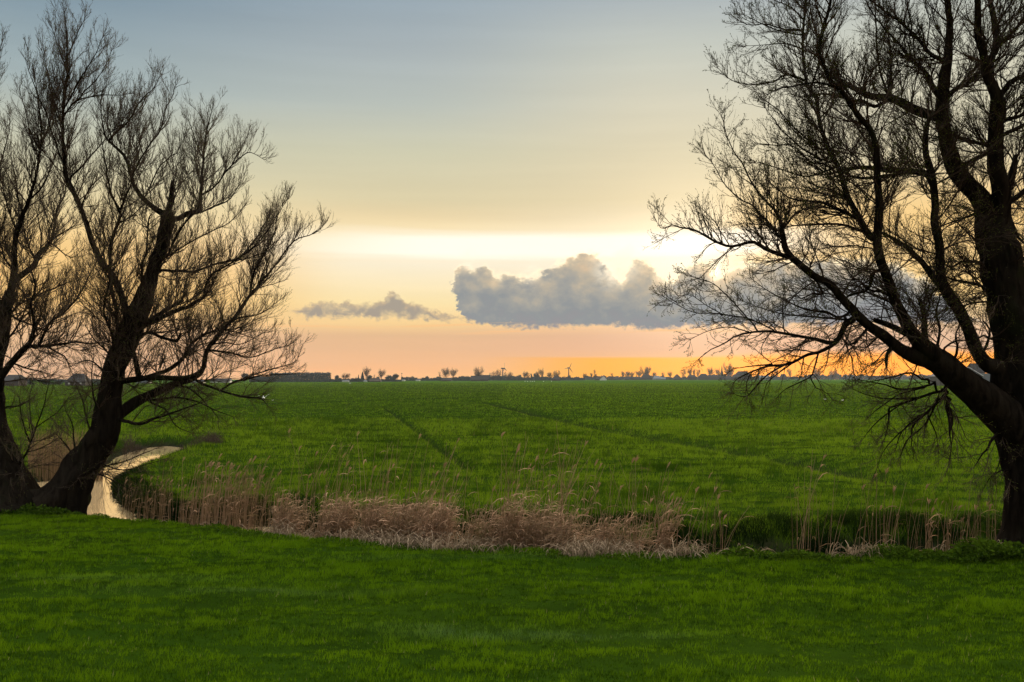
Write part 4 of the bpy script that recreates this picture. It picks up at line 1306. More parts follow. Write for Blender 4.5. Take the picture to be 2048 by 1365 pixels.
]


def lift_left(p):
    return 0.10 + 0.22 * np.clip((p[2] - 3.0) / 4.0, -0.6, 1.0)


def lift_right(p):
    return -0.02 + 0.16 * np.clip((p[2] - 3.6) / 3.0, -1.0, 1.0)


D_A = on_level(130, 1010)[1]
D_B = D_A + 0.6
D_R = on_level(2048, 1098)[1]
willow('bare leaning willow at the left, its trunk bending right above the bright water', D_A, TA, LA,
       dict(spacing=0.094, length=1.2, s2=0.10, s3=0.12, fat=1.1, low=0.5, lowz=3.4), 0.25, 21, lift_left)
willow('bare willow cut by the left edge of the photo, beside the leaning one', D_B, TB, LB,
       dict(spacing=0.094, length=1.2, s2=0.10, s3=0.12, fat=1.1, low=0.5, lowz=3.4), 0.2, 22, lift_left)
willow('large old willow at the right edge, thick dark trunk and budding spreading branches', D_R, TR, LR,
       dict(spacing=0.078, length=0.98, s2=0.088, s3=0.11, fat=0.95, low=0.45, lowz=4.3, high=1.1), 0.5, 23, lift_right)


def scrub():
    """dark tangle on the far bank of the pool"""
    n = 700
    px = 245 + 190 * rng.random(n) ** 0.9
    B = np.array([on_level(p, 890 - 9 * rng.random(), 0) for p in px])
    B[:, 2] = terrain(B[:, 0], B[:, 1])[0]
    D = rng.normal(size=(n, 3)) * 0.6 + np.array([0.2, 0, 0.9])
    L = 0.25 + 0.45 * rng.random(n)
    P1, R1 = grow(B, D, L, np.full(n, 0.012), 6, 0.25, 0.0)
    B2, D2, L2, R2, _ = offspring(P1, R1, L, 0.06, 0.1, 0.9, 0.6, 0.1, 0.5, 0.4, 0.7, 0.006)
    P2, R2 = grow(B2, D2, L2, R2, 4, 0.25, 0.0)
    V, F = join([tubes(P1, R1, 3), tubes(P2, R2, 3)])
    tag(link('bank_scrub', mesh_data('bank_scrub', V, F, M_TWIG)), 'dark low tangled scrub on the far bank of the pool', 'scrub', kind='stuff')


scrub()

# ------------------------------------------------------------------ far side of the polder
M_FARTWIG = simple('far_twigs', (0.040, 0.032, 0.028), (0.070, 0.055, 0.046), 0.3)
M_FARLEAF = leafy('far_foliage', (0.045, 0.056, 0.058), (0.080, 0.096, 0.098), trans=0.2)  # lightened blue-grey: distance haze put into the foliage colour
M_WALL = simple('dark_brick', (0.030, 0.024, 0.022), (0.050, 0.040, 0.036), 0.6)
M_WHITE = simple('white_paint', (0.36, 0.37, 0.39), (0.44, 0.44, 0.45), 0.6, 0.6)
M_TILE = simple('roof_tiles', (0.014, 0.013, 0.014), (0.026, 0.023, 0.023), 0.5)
M_THATCH = simple('brown_thatch', (0.026, 0.020, 0.017), (0.045, 0.034, 0.027), 0.4)
M_PALE = simple('pale_sheeting', (0.09, 0.105, 0.12), (0.13, 0.145, 0.16), 0.4, 0.5)
M_STEEL = simple('grey_steel', (0.045, 0.045, 0.05), (0.065, 0.065, 0.07), 0.3, 0.5)
M_FEATHER = simple('white_feathers', (0.50, 0.50, 0.50), (0.60, 0.60, 0.60), 8.0, 0.7)
M_DARKF = simple('dark_feathers', (0.02, 0.02, 0.02), (0.04, 0.04, 0.04), 8.0, 0.7)
M_BEAK = simple('orange_beak', (0.5, 0.16, 0.02), (0.6, 0.2, 0.03), 8.0, 0.5)


def bare_mesh(seed, width, trunk_top, spread, up, dens=1.0, rr=1.0):
    """unit-high bare tree: trunk mesh and crown mesh"""
    st = np.random.default_rng(seed)
    k = 7
    P = np.zeros((1, k, 3))
    P[0, :, 2] = np.linspace(-0.02, 0.86, k)
    P[0, :, :2] = st.normal(size=(k, 2)) * 0.012
    R = np.array([[0.030, 0.024, 0.021, 0.018, 0.013, 0.008, 0.003]]) * rr
    tv = tubes(P, R, 7)
    n = int(34 * dens)
    f = trunk_top + (0.97 - trunk_top) * st.random(n)
    B = np.stack([np.interp(f * 0.86, P[0, :, 2], P[0, :, i]) for i in range(3)], -1)
    a = st.random(n) * 2 * math.pi
    D = np.stack([np.cos(a) * spread, np.sin(a) * spread, np.full(n, up) + 0.3 * st.random(n)], -1)
    L = width * (0.45 + 0.35 * st.random(n)) * (1.15 - 0.5 * np.abs(f - 0.55))
    P1, R1 = grow(B, D, L, np.full(n, 0.009 * rr), 7, 0.12, 0.05)
    B2, D2, L2, R2, _ = offspring(P1, R1, L, 0.028 / dens, 0.2, 0.7, 0.8, 0.15, 0.5, 0.4, 0.7, 0.0035 * rr)
    P2, R2 = grow(B2, D2, L2, R2, 4, 0.15, 0.03)
    B3, D3, L3, R3, _ = offspring(P2, R2, L2, 0.03, 0.2, 0.7, 0.8, 0.1, 0.55, 0.4, 0.7, 0.0026 * rr)
    P3, R3 = grow(B3, D3, L3, R3, 3, 0.15, 0.02)
    V, F = join([tubes(P1, R1, 3), tubes(P2, R2, 3), tubes(P3, R3, 3)])
    return mesh_data('trunk', tv[0], tv[1], M_FARTWIG), mesh_data('crown', V, F, M_FARTWIG)


def bushy_mesh(seed, width, low, lobes=9, n=2600, tipped=False):
    """unit-high dense tree or bush: leaf cards through several lobes"""
    st = np.random.default_rng(seed)
    P = np.zeros((1, 4, 3))
    P[0, :, 2] = np.linspace(-0.02, 0.6, 4)
    tv = tubes(P, np.array([[0.03, 0.025, 0.02, 0.01]]), 6)
    if tipped:
        z = low + (1 - low) * st.random(n) ** 1.3
        r = width * 0.5 * (1.02 - (z - low) / (1 - low)) ** 0.8 * st.random(n) ** 0.4
        a = st.random(n) * 2 * math.pi
        Q = np.stack([np.cos(a) * r, np.sin(a) * r, z], -1)
    else:
        c = np.stack([(st.random(lobes) - 0.5) * width * 0.62, (st.random(lobes) - 0.5) * width * 0.62, low + (0.80 - low) * (0.25 + 0.75 * st.random(lobes))], -1)
        c[0] = (0, 0, 0.80)
        rad = np.stack([np.full(lobes, width * 0.27), np.full(lobes, width * 0.27), np.full(lobes, 0.20)], -1) * (0.75 + 0.5 * st.random((lobes, 1)))
        c[:, 2] = np.clip(c[:, 2], 0.18, 1.0 - rad[:, 2])
        o = st.integers(0, lobes, n)
        d = norm(st.normal(size=(n, 3))) * (st.random(n) ** 0.45)[:, None]
        Q = c[o] + d * rad[o]
        Q[:, 2] = np.maximum(Q[:, 2], 0.01)
    s = 0.030 * (0.6 + 0.8 * st.random(n))
    u = norm(st.normal(size=(n, 3)))
    v = norm(np.cross(u, st.normal(size=(n, 3))))
    V = np.stack([Q - u * s[:, None], Q + v * s[:, None] * 0.6, Q + u * s[:, None], Q - v * s[:, None] * 0.6], 1).reshape(-1, 3)
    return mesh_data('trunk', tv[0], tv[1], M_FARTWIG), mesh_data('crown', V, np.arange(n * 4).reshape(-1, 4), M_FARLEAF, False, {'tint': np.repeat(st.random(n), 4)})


KINDS = {
    'round': [bare_mesh(101, 1.0, 0.12, 0.9, 0.75, 0.72), bare_mesh(102, 0.95, 0.16, 0.9, 0.9, 0.66)],
    'wide': [bare_mesh(103, 1.25, 0.10, 1.0, 0.55, 0.8), bare_mesh(104, 1.15, 0.14, 1.0, 0.65, 0.7)],
    'narrow': [bare_mesh(105, 0.55, 0.10, 0.45, 1.1, 0.75), bare_mesh(106, 0.5, 0.14, 0.5, 1.0, 0.7)],
    'thin': [bare_mesh(107, 0.45, 0.35, 0.7, 0.9, 0.5)],
    'bush': [bushy_mesh(108, 1.1, 0.02), bushy_mesh(109, 1.3, 0.02, 11)],
    'dense': [bushy_mesh(110, 0.85, 0.12), bushy_mesh(111, 0.9, 0.15, 12)],
    'conifer': [bushy_mesh(112, 0.34, 0.05, tipped=True)],
}
KIND_W = {'round': 0.95, 'wide': 1.2, 'narrow': 0.55, 'thin': 0.5, 'bush': 1.1, 'dense': 0.85, 'conifer': 0.34}
PLAIN = {'round': 'bare_tree', 'wide': 'bare_tree', 'narrow': 'bare_tree', 'thin': 'bare_tree', 'bush': 'bush', 'dense': 'dense_tree', 'conifer': 'conifer'}


def far_tree(kind, px, w_px, top, dist, label, group='trees along the far edge of the pasture'):
    h = at_depth(px, top, dist)[2]
    wd = w_px * dist / FPX
    t, c = random.choice(KINDS[kind])
    p = at_depth(px, 757, dist)
    r = empty(PLAIN[kind], (p[0], p[1], 0), random.random() * 6.28)
    sx = wd / KIND_W[kind]
    r.scale = (sx, sx, h)
    tag(r, label, PLAIN[kind].replace('_', ' '), group)
    link('trunk', t, r)
    link('crown', c, r)


def prism(x0, x1, y0, y1, z0, z1, ridge, along='x', hip=0.0, over=0.25, thick=0.22):
    """walls with gables and a separate thick roof; returns wall (V,F) and roof (V,F)"""
    if along == 'y':
        wv, rv = prism(y0, y1, x0, x1, z0, z1, ridge, 'x', hip, over, thick)
        sw = lambda V: np.stack([V[:, 1], V[:, 0], V[:, 2]], -1)
        return (sw(wv[0]), wv[1]), (sw(rv[0]), rv[1])
    ym = (y0 + y1) / 2
    top = ridge - thick
    i = hip * (x1 - x0)
    W = np.array([[x0, y0, z0], [x1, y0, z0], [x1, y1, z0], [x0, y1, z0], [x0, y0, z1], [x1, y0, z1], [x1, y1, z1], [x0, y1, z1],
                  [x0 + i, ym, top - 0.02], [x1 - i, ym, top - 0.02]], float)
    wf = [np.array([[0, 1, 5, 4], [2, 3, 7, 6], [4, 5, 9, 8], [6, 7, 8, 9], [1, 2, 6, 5], [3, 0, 4, 7]]), np.array([[5, 6, 9], [7, 4, 8]])]
    o = over
    e = z1 - o * (ridge - z1) / max((y1 - y0) / 2, 0.1) + 0.02
    A = np.array([[x0 - o, y0 - o, e], [x1 + o, y0 - o, e], [x1 + o, y1 + o, e], [x0 - o, y1 + o, e], [x0 - o + i, ym, ridge], [x1 + o - i, ym, ridge]], float)
    Bt = A - np.array([0, 0, thick])
    V = np.vstack([A, Bt])
    rf = [np.array([[0, 1, 5, 4], [2, 3, 4, 5], [7, 6, 10, 11], [9, 8, 11, 10], [0, 6, 7, 1], [2, 8, 9, 3], [0, 4, 10, 6], [4, 3, 9, 10], [1, 7, 11, 5], [5, 11, 8, 2]])]
    if hip > 0:
        rf.append(np.array([[1, 2, 5], [3, 0, 4]]))
    return (W, wf), (V, rf)


def box(x0, x1, y0, y1, z0, z1):
    V = np.array([[x, y, z] for z in (z0, z1) for y in (y0, y1) for x in (x0, x1)], float)
    F = np.array([[0, 2, 3, 1], [4, 5, 7, 6], [0, 1, 5, 4], [2, 6, 7, 3], [0, 4, 6, 2], [1, 3, 7, 5]])
    return V, F


def house(px0, px1, top, dist, label, eave=0.45, hip=0.0, along='x', wall=None, roof=None, chimney=False, depth=8.0, name='farmhouse', cat='house', windows=0):
    p = at_depth((px0 + px1) / 2, 757, dist)
    h = at_depth((px0 + px1) / 2, top, dist)[2]
    w = (px1 - px0) * dist / FPX * 0.5
    r = empty(name, (p[0], p[1], 0))
    tag(r, label, cat, 'buildings along the far edge of the pasture')
    wv, rv = prism(-w, w, -depth / 2, depth / 2, -0.3, h * eave, h, along, hip)
    link('wall', mesh_data('wall', wv[0], wv[1], wall or M_WALL, False), r)
    ro = link('roof', mesh_data('roof', rv[0], rv[1], roof or M_TILE, False), r)
    if chimney:
        b = box(-w * 0.55, -w * 0.55 + 0.9, -0.45, 0.45, h * 0.7, h + 0.9)
        link('chimney', mesh_data('chimney', b[0], b[1], M_WALL, False), ro)
    for i in range(windows):
        x = -w + (i + 0.7) * 2 * w / (windows + 0.4)
        b = box(x - 0.45, x + 0.45, -depth / 2 - 0.05, -depth / 2 + 0.02, h * eave * 0.35, h * eave * 0.8)
        link('window', mesh_data('window', b[0], b[1], M_WHITE, False), r)
    return r


T, Hs = far_tree, house
# -- left of the photograph, nearest farms
Hs(14, 46, 750, 430, 'dark farm shed at the far left, behind the cut off willow', 0.5, 0.1, name='shed', cat='shed')
Hs(138, 178, 747.5, 440, 'dark hipped farmhouse between the two left trunks', 0.35, 0.28, windows=3)
T('bush', 30, 50, 752, 455, 'low dark hedge bush behind the far left shed')
for i, (x, wd, t, lab) in enumerate([(62, 34, 756, 'low hedge bush just right of the far left shed'), (92, 36, 757, 'middle bush of the low hedge left of the hipped farmhouse'),
                                     (120, 36, 757, 'low hedge bush touching the hipped farmhouse'), (190, 30, 757, 'low bush right of the hipped farmhouse')]):
    T('bush', x, wd, t, 470, lab, 'low hedge at the far left')
T('thin', 80, 10, 750, 460, 'small bare tree in the low hedge at far left')
T('thin', 118, 8, 752, 460, 'tiny bare tree just left of the hipped farmhouse')
Hs(276, 300, 760.5, 640, 'pale low shed seen under the lowest limb of the leaning willow', 0.6, wall=M_PALE, roof=M_PALE, name='shed', cat='shed')
Hs(372, 408, 761.5, 680, 'long pale shed behind the fork of the leaning willow', 0.6, wall=M_PALE, roof=M_PALE, name='shed', cat='shed')
Hs(424, 462, 757, 760, 'small house with a blue grey roof behind the willow twigs', 0.3, wall=M_WHITE)
T('dense', 489, 20, 746, 800, 'tall square clump of trees left of the long plantation')


def wood(name, px0, px1, top, d0, d1, n, label, kind='narrow', hj=0.13):
    """a far plantation that reads as one mass"""
    parts, tt = [], []
    st = np.random.default_rng(int(px0))
    bx = 0
    for i in range(n):
        px = px0 + (px1 - px0) * (i + st.random()) / n
        d = d0 + (d1 - d0) * st.random()
        h = at_depth(px, top, d)[2] * (1 - hj * st.random()) * (1.0 if hj < 0.2 else float(0.50 + 0.95 * vnoise(np.array([px * 0.13 + 7]), np.array([d * 0.01]))[0]))
        m = 260
        z = h * st.random(m) ** 0.95
        a = st.random(m) * 6.28
        wd = (px1 - px0) / n * d / FPX
        rad = max(wd * 0.9, 1.0) * st.random(m) ** 0.5
        Q = np.stack([(px - 1024) / FPX * d + np.cos(a) * rad, d + np.sin(a) * rad, z], -1)
        s = 0.45 * (0.5 + st.random(m)) * (d / 900)
        u = norm(st.normal(size=(m, 3)) + np.array([0, 0, 1.0]))
        v = norm(np.cross(u, st.normal(size=(m, 3))))
        parts.append((np.stack([Q - u * s[:, None], Q + v * s[:, None] * .5, Q + u * s[:, None], Q - v * s[:, None] * .5], 1).reshape(-1, 3), np.arange(m * 4).reshape(-1, 4)))
        tt.append(np.repeat(st.random(m), 4))
    V, F = join(parts)
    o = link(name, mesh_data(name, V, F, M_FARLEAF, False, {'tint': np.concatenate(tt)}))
    tag(o, label, 'woodland', kind='stuff')


wood('plantation', 541, 661, 745, 840, 900, 66, 'long flat topped grey plantation on the far left horizon')
wood('plantation', 499, 543, 752.5, 860, 900, 24, 'lower shoulder of dark trees left of the long plantation')
wood('hedgerow', 660, 724, 757.0, 880, 900, 24, 'low dark hedgerow right of the long plantation', hj=0.3)
wood('hedgerow', 802, 910, 755.3, 1250, 1350, 44, 'hazy low hedgerow right of the thin mast', hj=0.3)
wood('hedgerow', 905, 960, 754.5, 1250, 1350, 30, 'hazy low hedgerow left of the dark pitched roofs', hj=0.25)
wood('far_woodland', 1610, 1990, 750.5, 2300, 2600, 120, 'long hazy blue ridge of woodland behind the right willow', hj=0.25)
wood('far_woodland', 1500, 1612, 753.5, 2300, 2500, 40, 'thin hazy tree line behind the hanging willow limb', hj=0.4)
wood('hedgerow', 716, 802, 757.5, 950, 1000, 40, 'low hazy hedge running behind the farm', hj=0.25)
wood('hedgerow', 955, 1050, 752.5, 1400, 1480, 44, 'low hazy hedge round the left wind turbine', hj=0.3)
wood('hedgerow', 1050, 1140, 753.2, 1450, 1500, 40, 'low hazy hedge between the two wind turbines', hj=0.3)
wood('hedgerow', 1168, 1400, 753.6, 1990, 2100, 130, 'long low hazy hedge behind the right hand village', hj=0.35)
wood('hedgerow', 1400, 1560, 751.8, 2000, 2100, 84, 'low hazy hedge round the church', hj=0.3)
wood('hedgerow', 1140, 1168, 755, 1500, 1550, 16, 'dark hedge at the foot of the right wind turbine', hj=0.2)

# -- village middle left (about 900 m)
T('dense', 674, 11, 750, 900, 'small round dense tree just right of the plantation')
T('wide', 691, 14, 752, 900, 'small bare tree above the white shed')
Hs(686, 698, 760.6, 880, 'tiny white shed right of the plantation', 0.75, wall=M_WHITE, roof=M_PALE, name='shed', cat='shed')
T('conifer', 712, 3, 754, 920, 'shorter of two thin conifers left of the farm')
T('conifer', 717, 4, 750, 920, 'taller of two thin conifers left of the farm')
T('conifer', 725, 9, 744.5, 920, 'tall dark conifer at the left end of the farm')
T('round', 733, 13, 743, 935, 'tall bare tree behind the dark conifer at the farm')
T('dense', 739, 14, 750, 925, 'dense dark tree beside the tall conifer')
Hs(738, 762, 756.5, 900, 'farm with a broad dark roof and a brown end', 0.25, 0.15, roof=M_THATCH)
Hs(728, 734, 761.2, 890, 'tiny white hut in front of the broad dark farm roof', 0.7, wall=M_WHITE, roof=M_PALE, name='hut', cat='hut', depth=4)
T('thin', 748, 7, 751, 930, 'small bare tree above the broad farm roof')
T('dense', 756, 9, 753, 930, 'small dense tree behind the broad farm roof')
T('round', 763, 14, 746, 925, 'brown bare rounded tree right of the farm roof')
T('dense', 777, 15, 750, 925, 'dense tree between the brown bare tree and the round one')
T('dense', 791, 17, 747.5, 920, 'round dark tree just left of the thin mast')


def mast():
    d = 930
    p = at_depth(803.5, 757, d)
    r = empty('mast', (p[0], p[1], 0))
    tag(r, 'thin upright mast with a small crosshead right of the farm trees', 'mast')
    h = at_depth(803.5, 746, d)[2]
    V, F = tubes(np.array([[[0, 0, -0.3], [0, 0, h * 0.5], [0, 0, h]]]), np.array([[0.22, 0.18, 0.14]]), 8)
    link('pole', mesh_data('pole', V, F, M_STEEL), r)
    b = box(-0.8, 0.8, -0.15, 0.15, h - 0.9, h - 0.55)
    link('crosshead', mesh_data('crosshead', b[0], b[1], M_STEEL, False), r)


mast()
Hs(803, 810, 759.8, 1200, 'small white building at the foot of the mast', 0.6, wall=M_WHITE, roof=M_PALE, name='building', cat='building')
Hs(832, 840, 759.8, 1200, 'small white building along the hazy hedgerow', 0.6, wall=M_WHITE, roof=M_PALE, name='building', cat='building')
T('thin', 880, 9, 746, 1200, 'faint thin bare tree left of the wide bare crown')
T('wide', 892, 17, 744, 1180, 'wide bare tree above a dark barn')
T('round', 907, 13, 744.5, 1180, 'bare tree with an open crown right of the wide one')
Hs(884, 903, 756, 1150, 'dark pitched barn under the wide bare tree', 0.3, name='barn', cat='barn')
T('bush', 935, 11, 752, 1180, 'small dark tree left of the pitched roofs')
T('wide', 957, 16, 745, 1200, 'bare tree above two dark pitched roofs')
Hs(942, 960, 752, 1150, 'dark pitched farmhouse left of a twin roof', 0.3)
Hs(959, 977, 750.5, 1170, 'dark pitched farmhouse right of its twin roof', 0.3)
# -- around the two wind turbines
for x, wd, t, k, lab in [(984, 16, 751, 'bush', 'dark bush right of the twin pitched roofs'), (987, 12, 749, 'round', 'low bare tree left of the left wind turbine'),
                         (997, 10, 746, 'round', 'bare tree just left of the left wind turbine'), (1001, 20, 751.5, 'bush', 'dark bush at the foot of the left wind turbine'),
                         (1017, 14, 751, 'wide', 'low bare tree just right of the left wind turbine'), (1030, 14, 752, 'bush', 'rounded dark bush right of the left wind turbine'),
                         (1037, 8, 751, 'thin', 'thin bare tree beside the rounded dark bush'), (1050, 10, 748.5, 'round', 'bare tree left of the dark conifers in the centre'),
                         (1056, 9, 750, 'round', 'smaller bare tree touching the centre conifers'), (1063, 6, 748, 'conifer', 'short dark conifer in the centre of the horizon'),
                         (1071, 9, 746, 'dense', 'dark upright tree right of the short conifer'), (1075, 9, 745, 'narrow', 'narrow bare tree behind the dark upright tree'),
                         (1083, 10, 744.3, 'round', 'tallest bare tree left of the right wind turbine'), (1085, 8, 752, 'bush', 'dark bush under the tallest centre bare tree'),
                         (1091, 3, 753, 'conifer', 'tiny dark conifer right of the tallest centre tree'), (1100, 12, 750, 'wide', 'low bare tree left of the rounded farm'),
                         (1113, 12, 749, 'wide', 'bare tree rising behind the rounded farm'), (1128, 9, 753, 'thin', 'small bare tree left of the right wind turbine'),
                         (1169, 7, 751, 'round', 'small bare tree right of the turbine hedge'), (1183, 7, 747.5, 'narrow', 'slim bare tree left of the tall bare one'),
                         (1190, 11, 742, 'narrow', 'tall bare tree left of the white gabled house'), (1224, 11, 748, 'narrow', 'upright bare tree behind a low dark house')]:
    T(k, x, wd, t, 1350, lab)
Hs(1103, 1121, 753, 1300, 'rounded dark farm left of the right wind turbine', 0.35, 0.3)


def turbine(px, hub_y, dist, blades, label, yaw):
    p = at_depth(px, 757, dist)
    h = at_depth(px, hub_y, dist)[2]
    r = empty('wind_turbine', (p[0], p[1], 0))
    tag(r, label, 'wind turbine', 'wind turbines on the horizon')
    m = dist / FPX
    V, F = tubes(np.array([[[0, 0, -0.5], [0, 0, h * 0.5], [0, 0, h - 0.5]]]), np.array([[1.25, 1.0, 0.75]]), 12)
    link('tower', mesh_data('tower', V, F, M_STEEL), r)
    na = link('nacelle', mesh_data('nacelle', *box(-1.2, 1.2, -2.6, 2.8, -0.9, 1.2), M_STEEL, False), r, (0, 0, h))
    na.rotation_euler = (0, 0, yaw)
    hb = np.array([[[0, -4.6, 0.1], [0, -4.2, 0.1], [0, -3.4, 0.1], [0, -2.6, 0.1]]], float)
    V, F = tubes(hb, np.array([[0.05, 0.7, 1.0, 1.0]]), 10)
    link('hub', mesh_data('hub', V, F, M_STEEL), na)
    for ang, ln in blades:
        L = ln * m
        d = np.array([math.sin(ang), 0, math.cos(ang)])
        s = np.linspace(0, 1, 6)
        P = np.array([0, -3.6, 0.1])[None, :] + d[None, :] * (0.6 + L * s)[:, None]
        side = np.array([math.cos(ang), 0.35, -math.sin(ang)])
        W = np.array([0.35, 0.62, 0.5, 0.38, 0.26, 0.08])
        a, f1 = ribbons(P[None], W[None], side[None])
        b, f2 = ribbons(P[None] + np.array([0, 0.22, 0]), W[None], side[None])
        n = len(a)
        V = np.vstack([a, b])
        k = np.arange(5) * 2
        rim = np.concatenate([np.stack([k, k + 2, k + 2 + n, k + n], -1), np.stack([k + 1, k + 1 + n, k + 3 + n, k + 3], -1)])
        link('blade', mesh_data('blade', V, [f1, f2[:, ::-1] + n, rim], M_STEEL, False), na)


D120 = 2 * math.pi / 3
turbine(1005.5, 737.5, 1700, [(-0.10 + D120 * i, 10.5) for i in range(3)], 'left wind turbine, seen nearly side on with one blade up', 1.15)
turbine(1137.5, 736.5, 1700, [(0.42 + D120 * i, 11.0) for i in range(3)], 'right wind turbine, with one blade up to the right', 0.35)

# -- village on the right (about two kilometres off)
Hs(1191, 1203, 753, 1600, 'dark low house at the foot of the tall bare tree', 0.4, 0.2)
Hs(1200, 1213, 752.5, 1560, 'house with a white gable in the middle of the village', 0.35, along='y', wall=M_WHITE)
Hs(1217, 1233, 754, 1800, 'low dark house right of the white gabled one', 0.45, 0.15)
Hs(1230, 1242, 755, 1800, 'small low house left of the fan shaped poplar', 0.45, 0.2)
T('narrow', 1246, 9, 744.5, 1850, 'fan shaped bare poplar right of two low houses')
T('wide', 1255, 12, 748, 1950, 'bare tree behind the broad low farmhouse, left one')
T('round', 1264, 9, 748.5, 1950, 'bare tree behind the broad low farmhouse, right one')
Hs(1249, 1266, 753.5, 1850, 'broad low farmhouse right of the fan shaped poplar', 0.4, 0.2)
Hs(1265, 1282, 753.8, 1850, 'low farmhouse left of the big farmhouse with chimney', 0.45, 0.2)
T('conifer', 1272.5, 3, 748.5, 1900, 'thin pointed conifer behind a low farmhouse')
T('round', 1278, 12, 746.5, 1950, 'bare tree left of the big farmhouse with chimney')
T('wide', 1289, 13, 743.5, 1950, 'bare tree behind the chimney of the big farmhouse')
T('round', 1297, 12, 741.5, 1950, 'tallest bare tree behind the big farmhouse with chimney')
Hs(1281, 1303, 750, 1850, 'big hipped farmhouse with a chimney', 0.4, 0.22, chimney=True)
T('wide', 1309, 9, 749, 1950, 'small bare tree left of the pale greenhouse roof')
Hs(1306, 1321, 752, 1850, 'pale roofed barn right of the big farmhouse', 0.4, 0.2, wall=M_PALE, roof=M_PALE, name='barn', cat='barn')
Hs(1319, 1331, 755, 1900, 'low pale shed between the pale barn and a round tree', 0.5, wall=M_PALE, roof=M_PALE, name='shed', cat='shed')
T('round', 1326, 6, 749, 1900, 'small round tree right of the pale barn')
T('round', 1340, 9, 748, 1880, 'round tree left of the pyramid roofed farm')
T('bush', 1333, 8, 755.5, 1900, 'low bush beside the round tree left of the pyramid roof')
Hs(1345, 1363, 749, 1850, 'farm with a steep dark pyramid roof', 0.2, 0.45, depth=16)
T('round', 1367, 10, 744.5, 1880, 'round bare tree right of the pyramid roof')
T('round', 1380, 9, 743, 1900, 'left of three trees over the flat topped house')
T('narrow', 1388, 8, 740, 1900, 'middle and tallest of three trees over the flat topped house')
T('round', 1397, 9, 744.5, 1900, 'right of three trees over the flat topped house')
Hs(1375, 1392, 750.3, 1850, 'dark square house under three trees', 0.6, 0.15)
Hs(1396, 1418, 748, 1850, 'dark barn with a broad hipped roof left of the church', 0.45, 0.3, name='barn', cat='barn')
Hs(1415, 1437, 750.2, 1870, 'long low dark barn just left of the church', 0.55, 0.08, name='barn', cat='barn')
T('wide', 1421, 13, 742.5, 1950, 'bare tree behind the long low barn, farther from the church')
T('round', 1436, 9, 743.5, 1950, 'bare tree just left of the church spire')


def church():
    d = 1950
    p = at_depth(1443, 757, d)
    m = d / FPX
    r = empty('church', (p[0], p[1], 0))
    tag(r, 'small dark church with a tall pointed spire', 'church', 'buildings along the far edge of the pasture')
    hz = lambda y: at_depth(1443, y, d)[2]
    wv, rv = prism(-4.5 * m, 7.5 * m, -5, 7, -0.3, hz(754), hz(749.5), 'x', 0.0)
    link('nave', mesh_data('nave', wv[0], wv[1], M_WALL, False), r)
    link('roof', mesh_data('roof', rv[0], rv[1], M_TILE, False), r)
    b = box(-2.5 * m, 2.5 * m, -6.5, -6.5 + 5.0 * m, -0.3, hz(746.5))
    link('tower', mesh_data('tower', b[0], b[1], M_WALL, False), r)
    c = -6.5 + 2.5 * m
    V, F = tubes(np.array([[[0, c, hz(746.5)], [0, c, hz(744.5)], [0, c, hz(741)], [0, c, hz(731)]]]), np.array([[3.0 * m, 2.2 * m, 1.4 * m, 0.2]]), 8)
    link('spire', mesh_data('spire', V, F, M_TILE, False), r)


church()
T('bush', 1450, 12, 750.5, 1900, 'dark bush at the right foot of the church')
Hs(1449, 1464, 752, 1870, 'low house between the church and the big barn', 0.5, 0.15)
T('wide', 1456, 14, 739, 1950, 'wide bare tree right of the church spire')
T('round', 1464, 9, 744, 1950, 'small bare tree left of the big steep barn')
Hs(1467, 1503, 743, 1500, 'big barn with a steep hipped roof behind the hanging twigs', 0.35, 0.27, depth=22, roof=M_TILE, name='barn', cat='barn')
Hs(1519, 1538, 751.5, 1700, 'pale low shed right of the big steep barn', 0.5, wall=M_PALE, roof=M_PALE, name='shed', cat='shed')
T('round', 1553, 9, 744, 1900, 'bare tree left of the small dark house under the hanging limb')
Hs(1560, 1573, 748.5, 1900, 'small dark house seen under the hanging willow limb', 0.4, 0.2)
T('round', 1579, 11, 744, 1950, 'bare tree right of the small dark house under the hanging limb')
T('wide', 1634, 14, 745.5, 2100, 'bare tree rising from the hazy tree line')
T('wide', 1667, 16, 747.5, 2200, 'low bare tree at the left end of the blue woodland')


def right_barn():
    d = 430
    m = d / FPX
    p = at_depth(1934, 757, d)
    r = empty('barn', (p[0], p[1], 0))
    tag(r, 'grey barn with white roof edges beside the right willow trunk', 'barn', 'buildings along the far edge of the pasture')
    hz = lambda y: at_depth(1934, y, d)[2]
    x = lambda px: (px - 1934) * m
    wv, rv = prism(x(1902), x(1958), -3, 22, -0.3, hz(752), hz(735), 'y', 0.0, 0.4, 0.25)
    link('wall', mesh_data('wall', wv[0], wv[1], M_STEEL, False), r)
    ro = link('roof', mesh_data('roof', rv[0], rv[1], M_STEEL, False), r)
    xm = (x(1902) + x(1958)) / 2
    for sx, ex in ((-1, x(1902) - 0.4), (1, x(1958) + 0.4)):
        a, b = np.array([xm, -3.45, hz(735) + 0.04]), np.array([ex, -3.45, hz(752) - 0.20])
        V, F = tubes(np.array([[a, (a + b) / 2, b]]), np.full((1, 3), 0.16), 4)
        link('bargeboard', mesh_data('bargeboard', V, F, M_WHITE, False), ro)
    bb = box(x(1962), x(2002), 4, 16, -0.3, hz(747))
    link('annex', mesh_data('annex', bb[0], bb[1], M_PALE, False), r)
    dr = box(x(1966), x(1974), 3.9, 4.05, -0.2, hz(749))
    link('door', mesh_data('door', dr[0], dr[1], simple('green_door', (0.05, 0.12, 0.09), (0.06, 0.14, 0.10), 1.0), False), r)


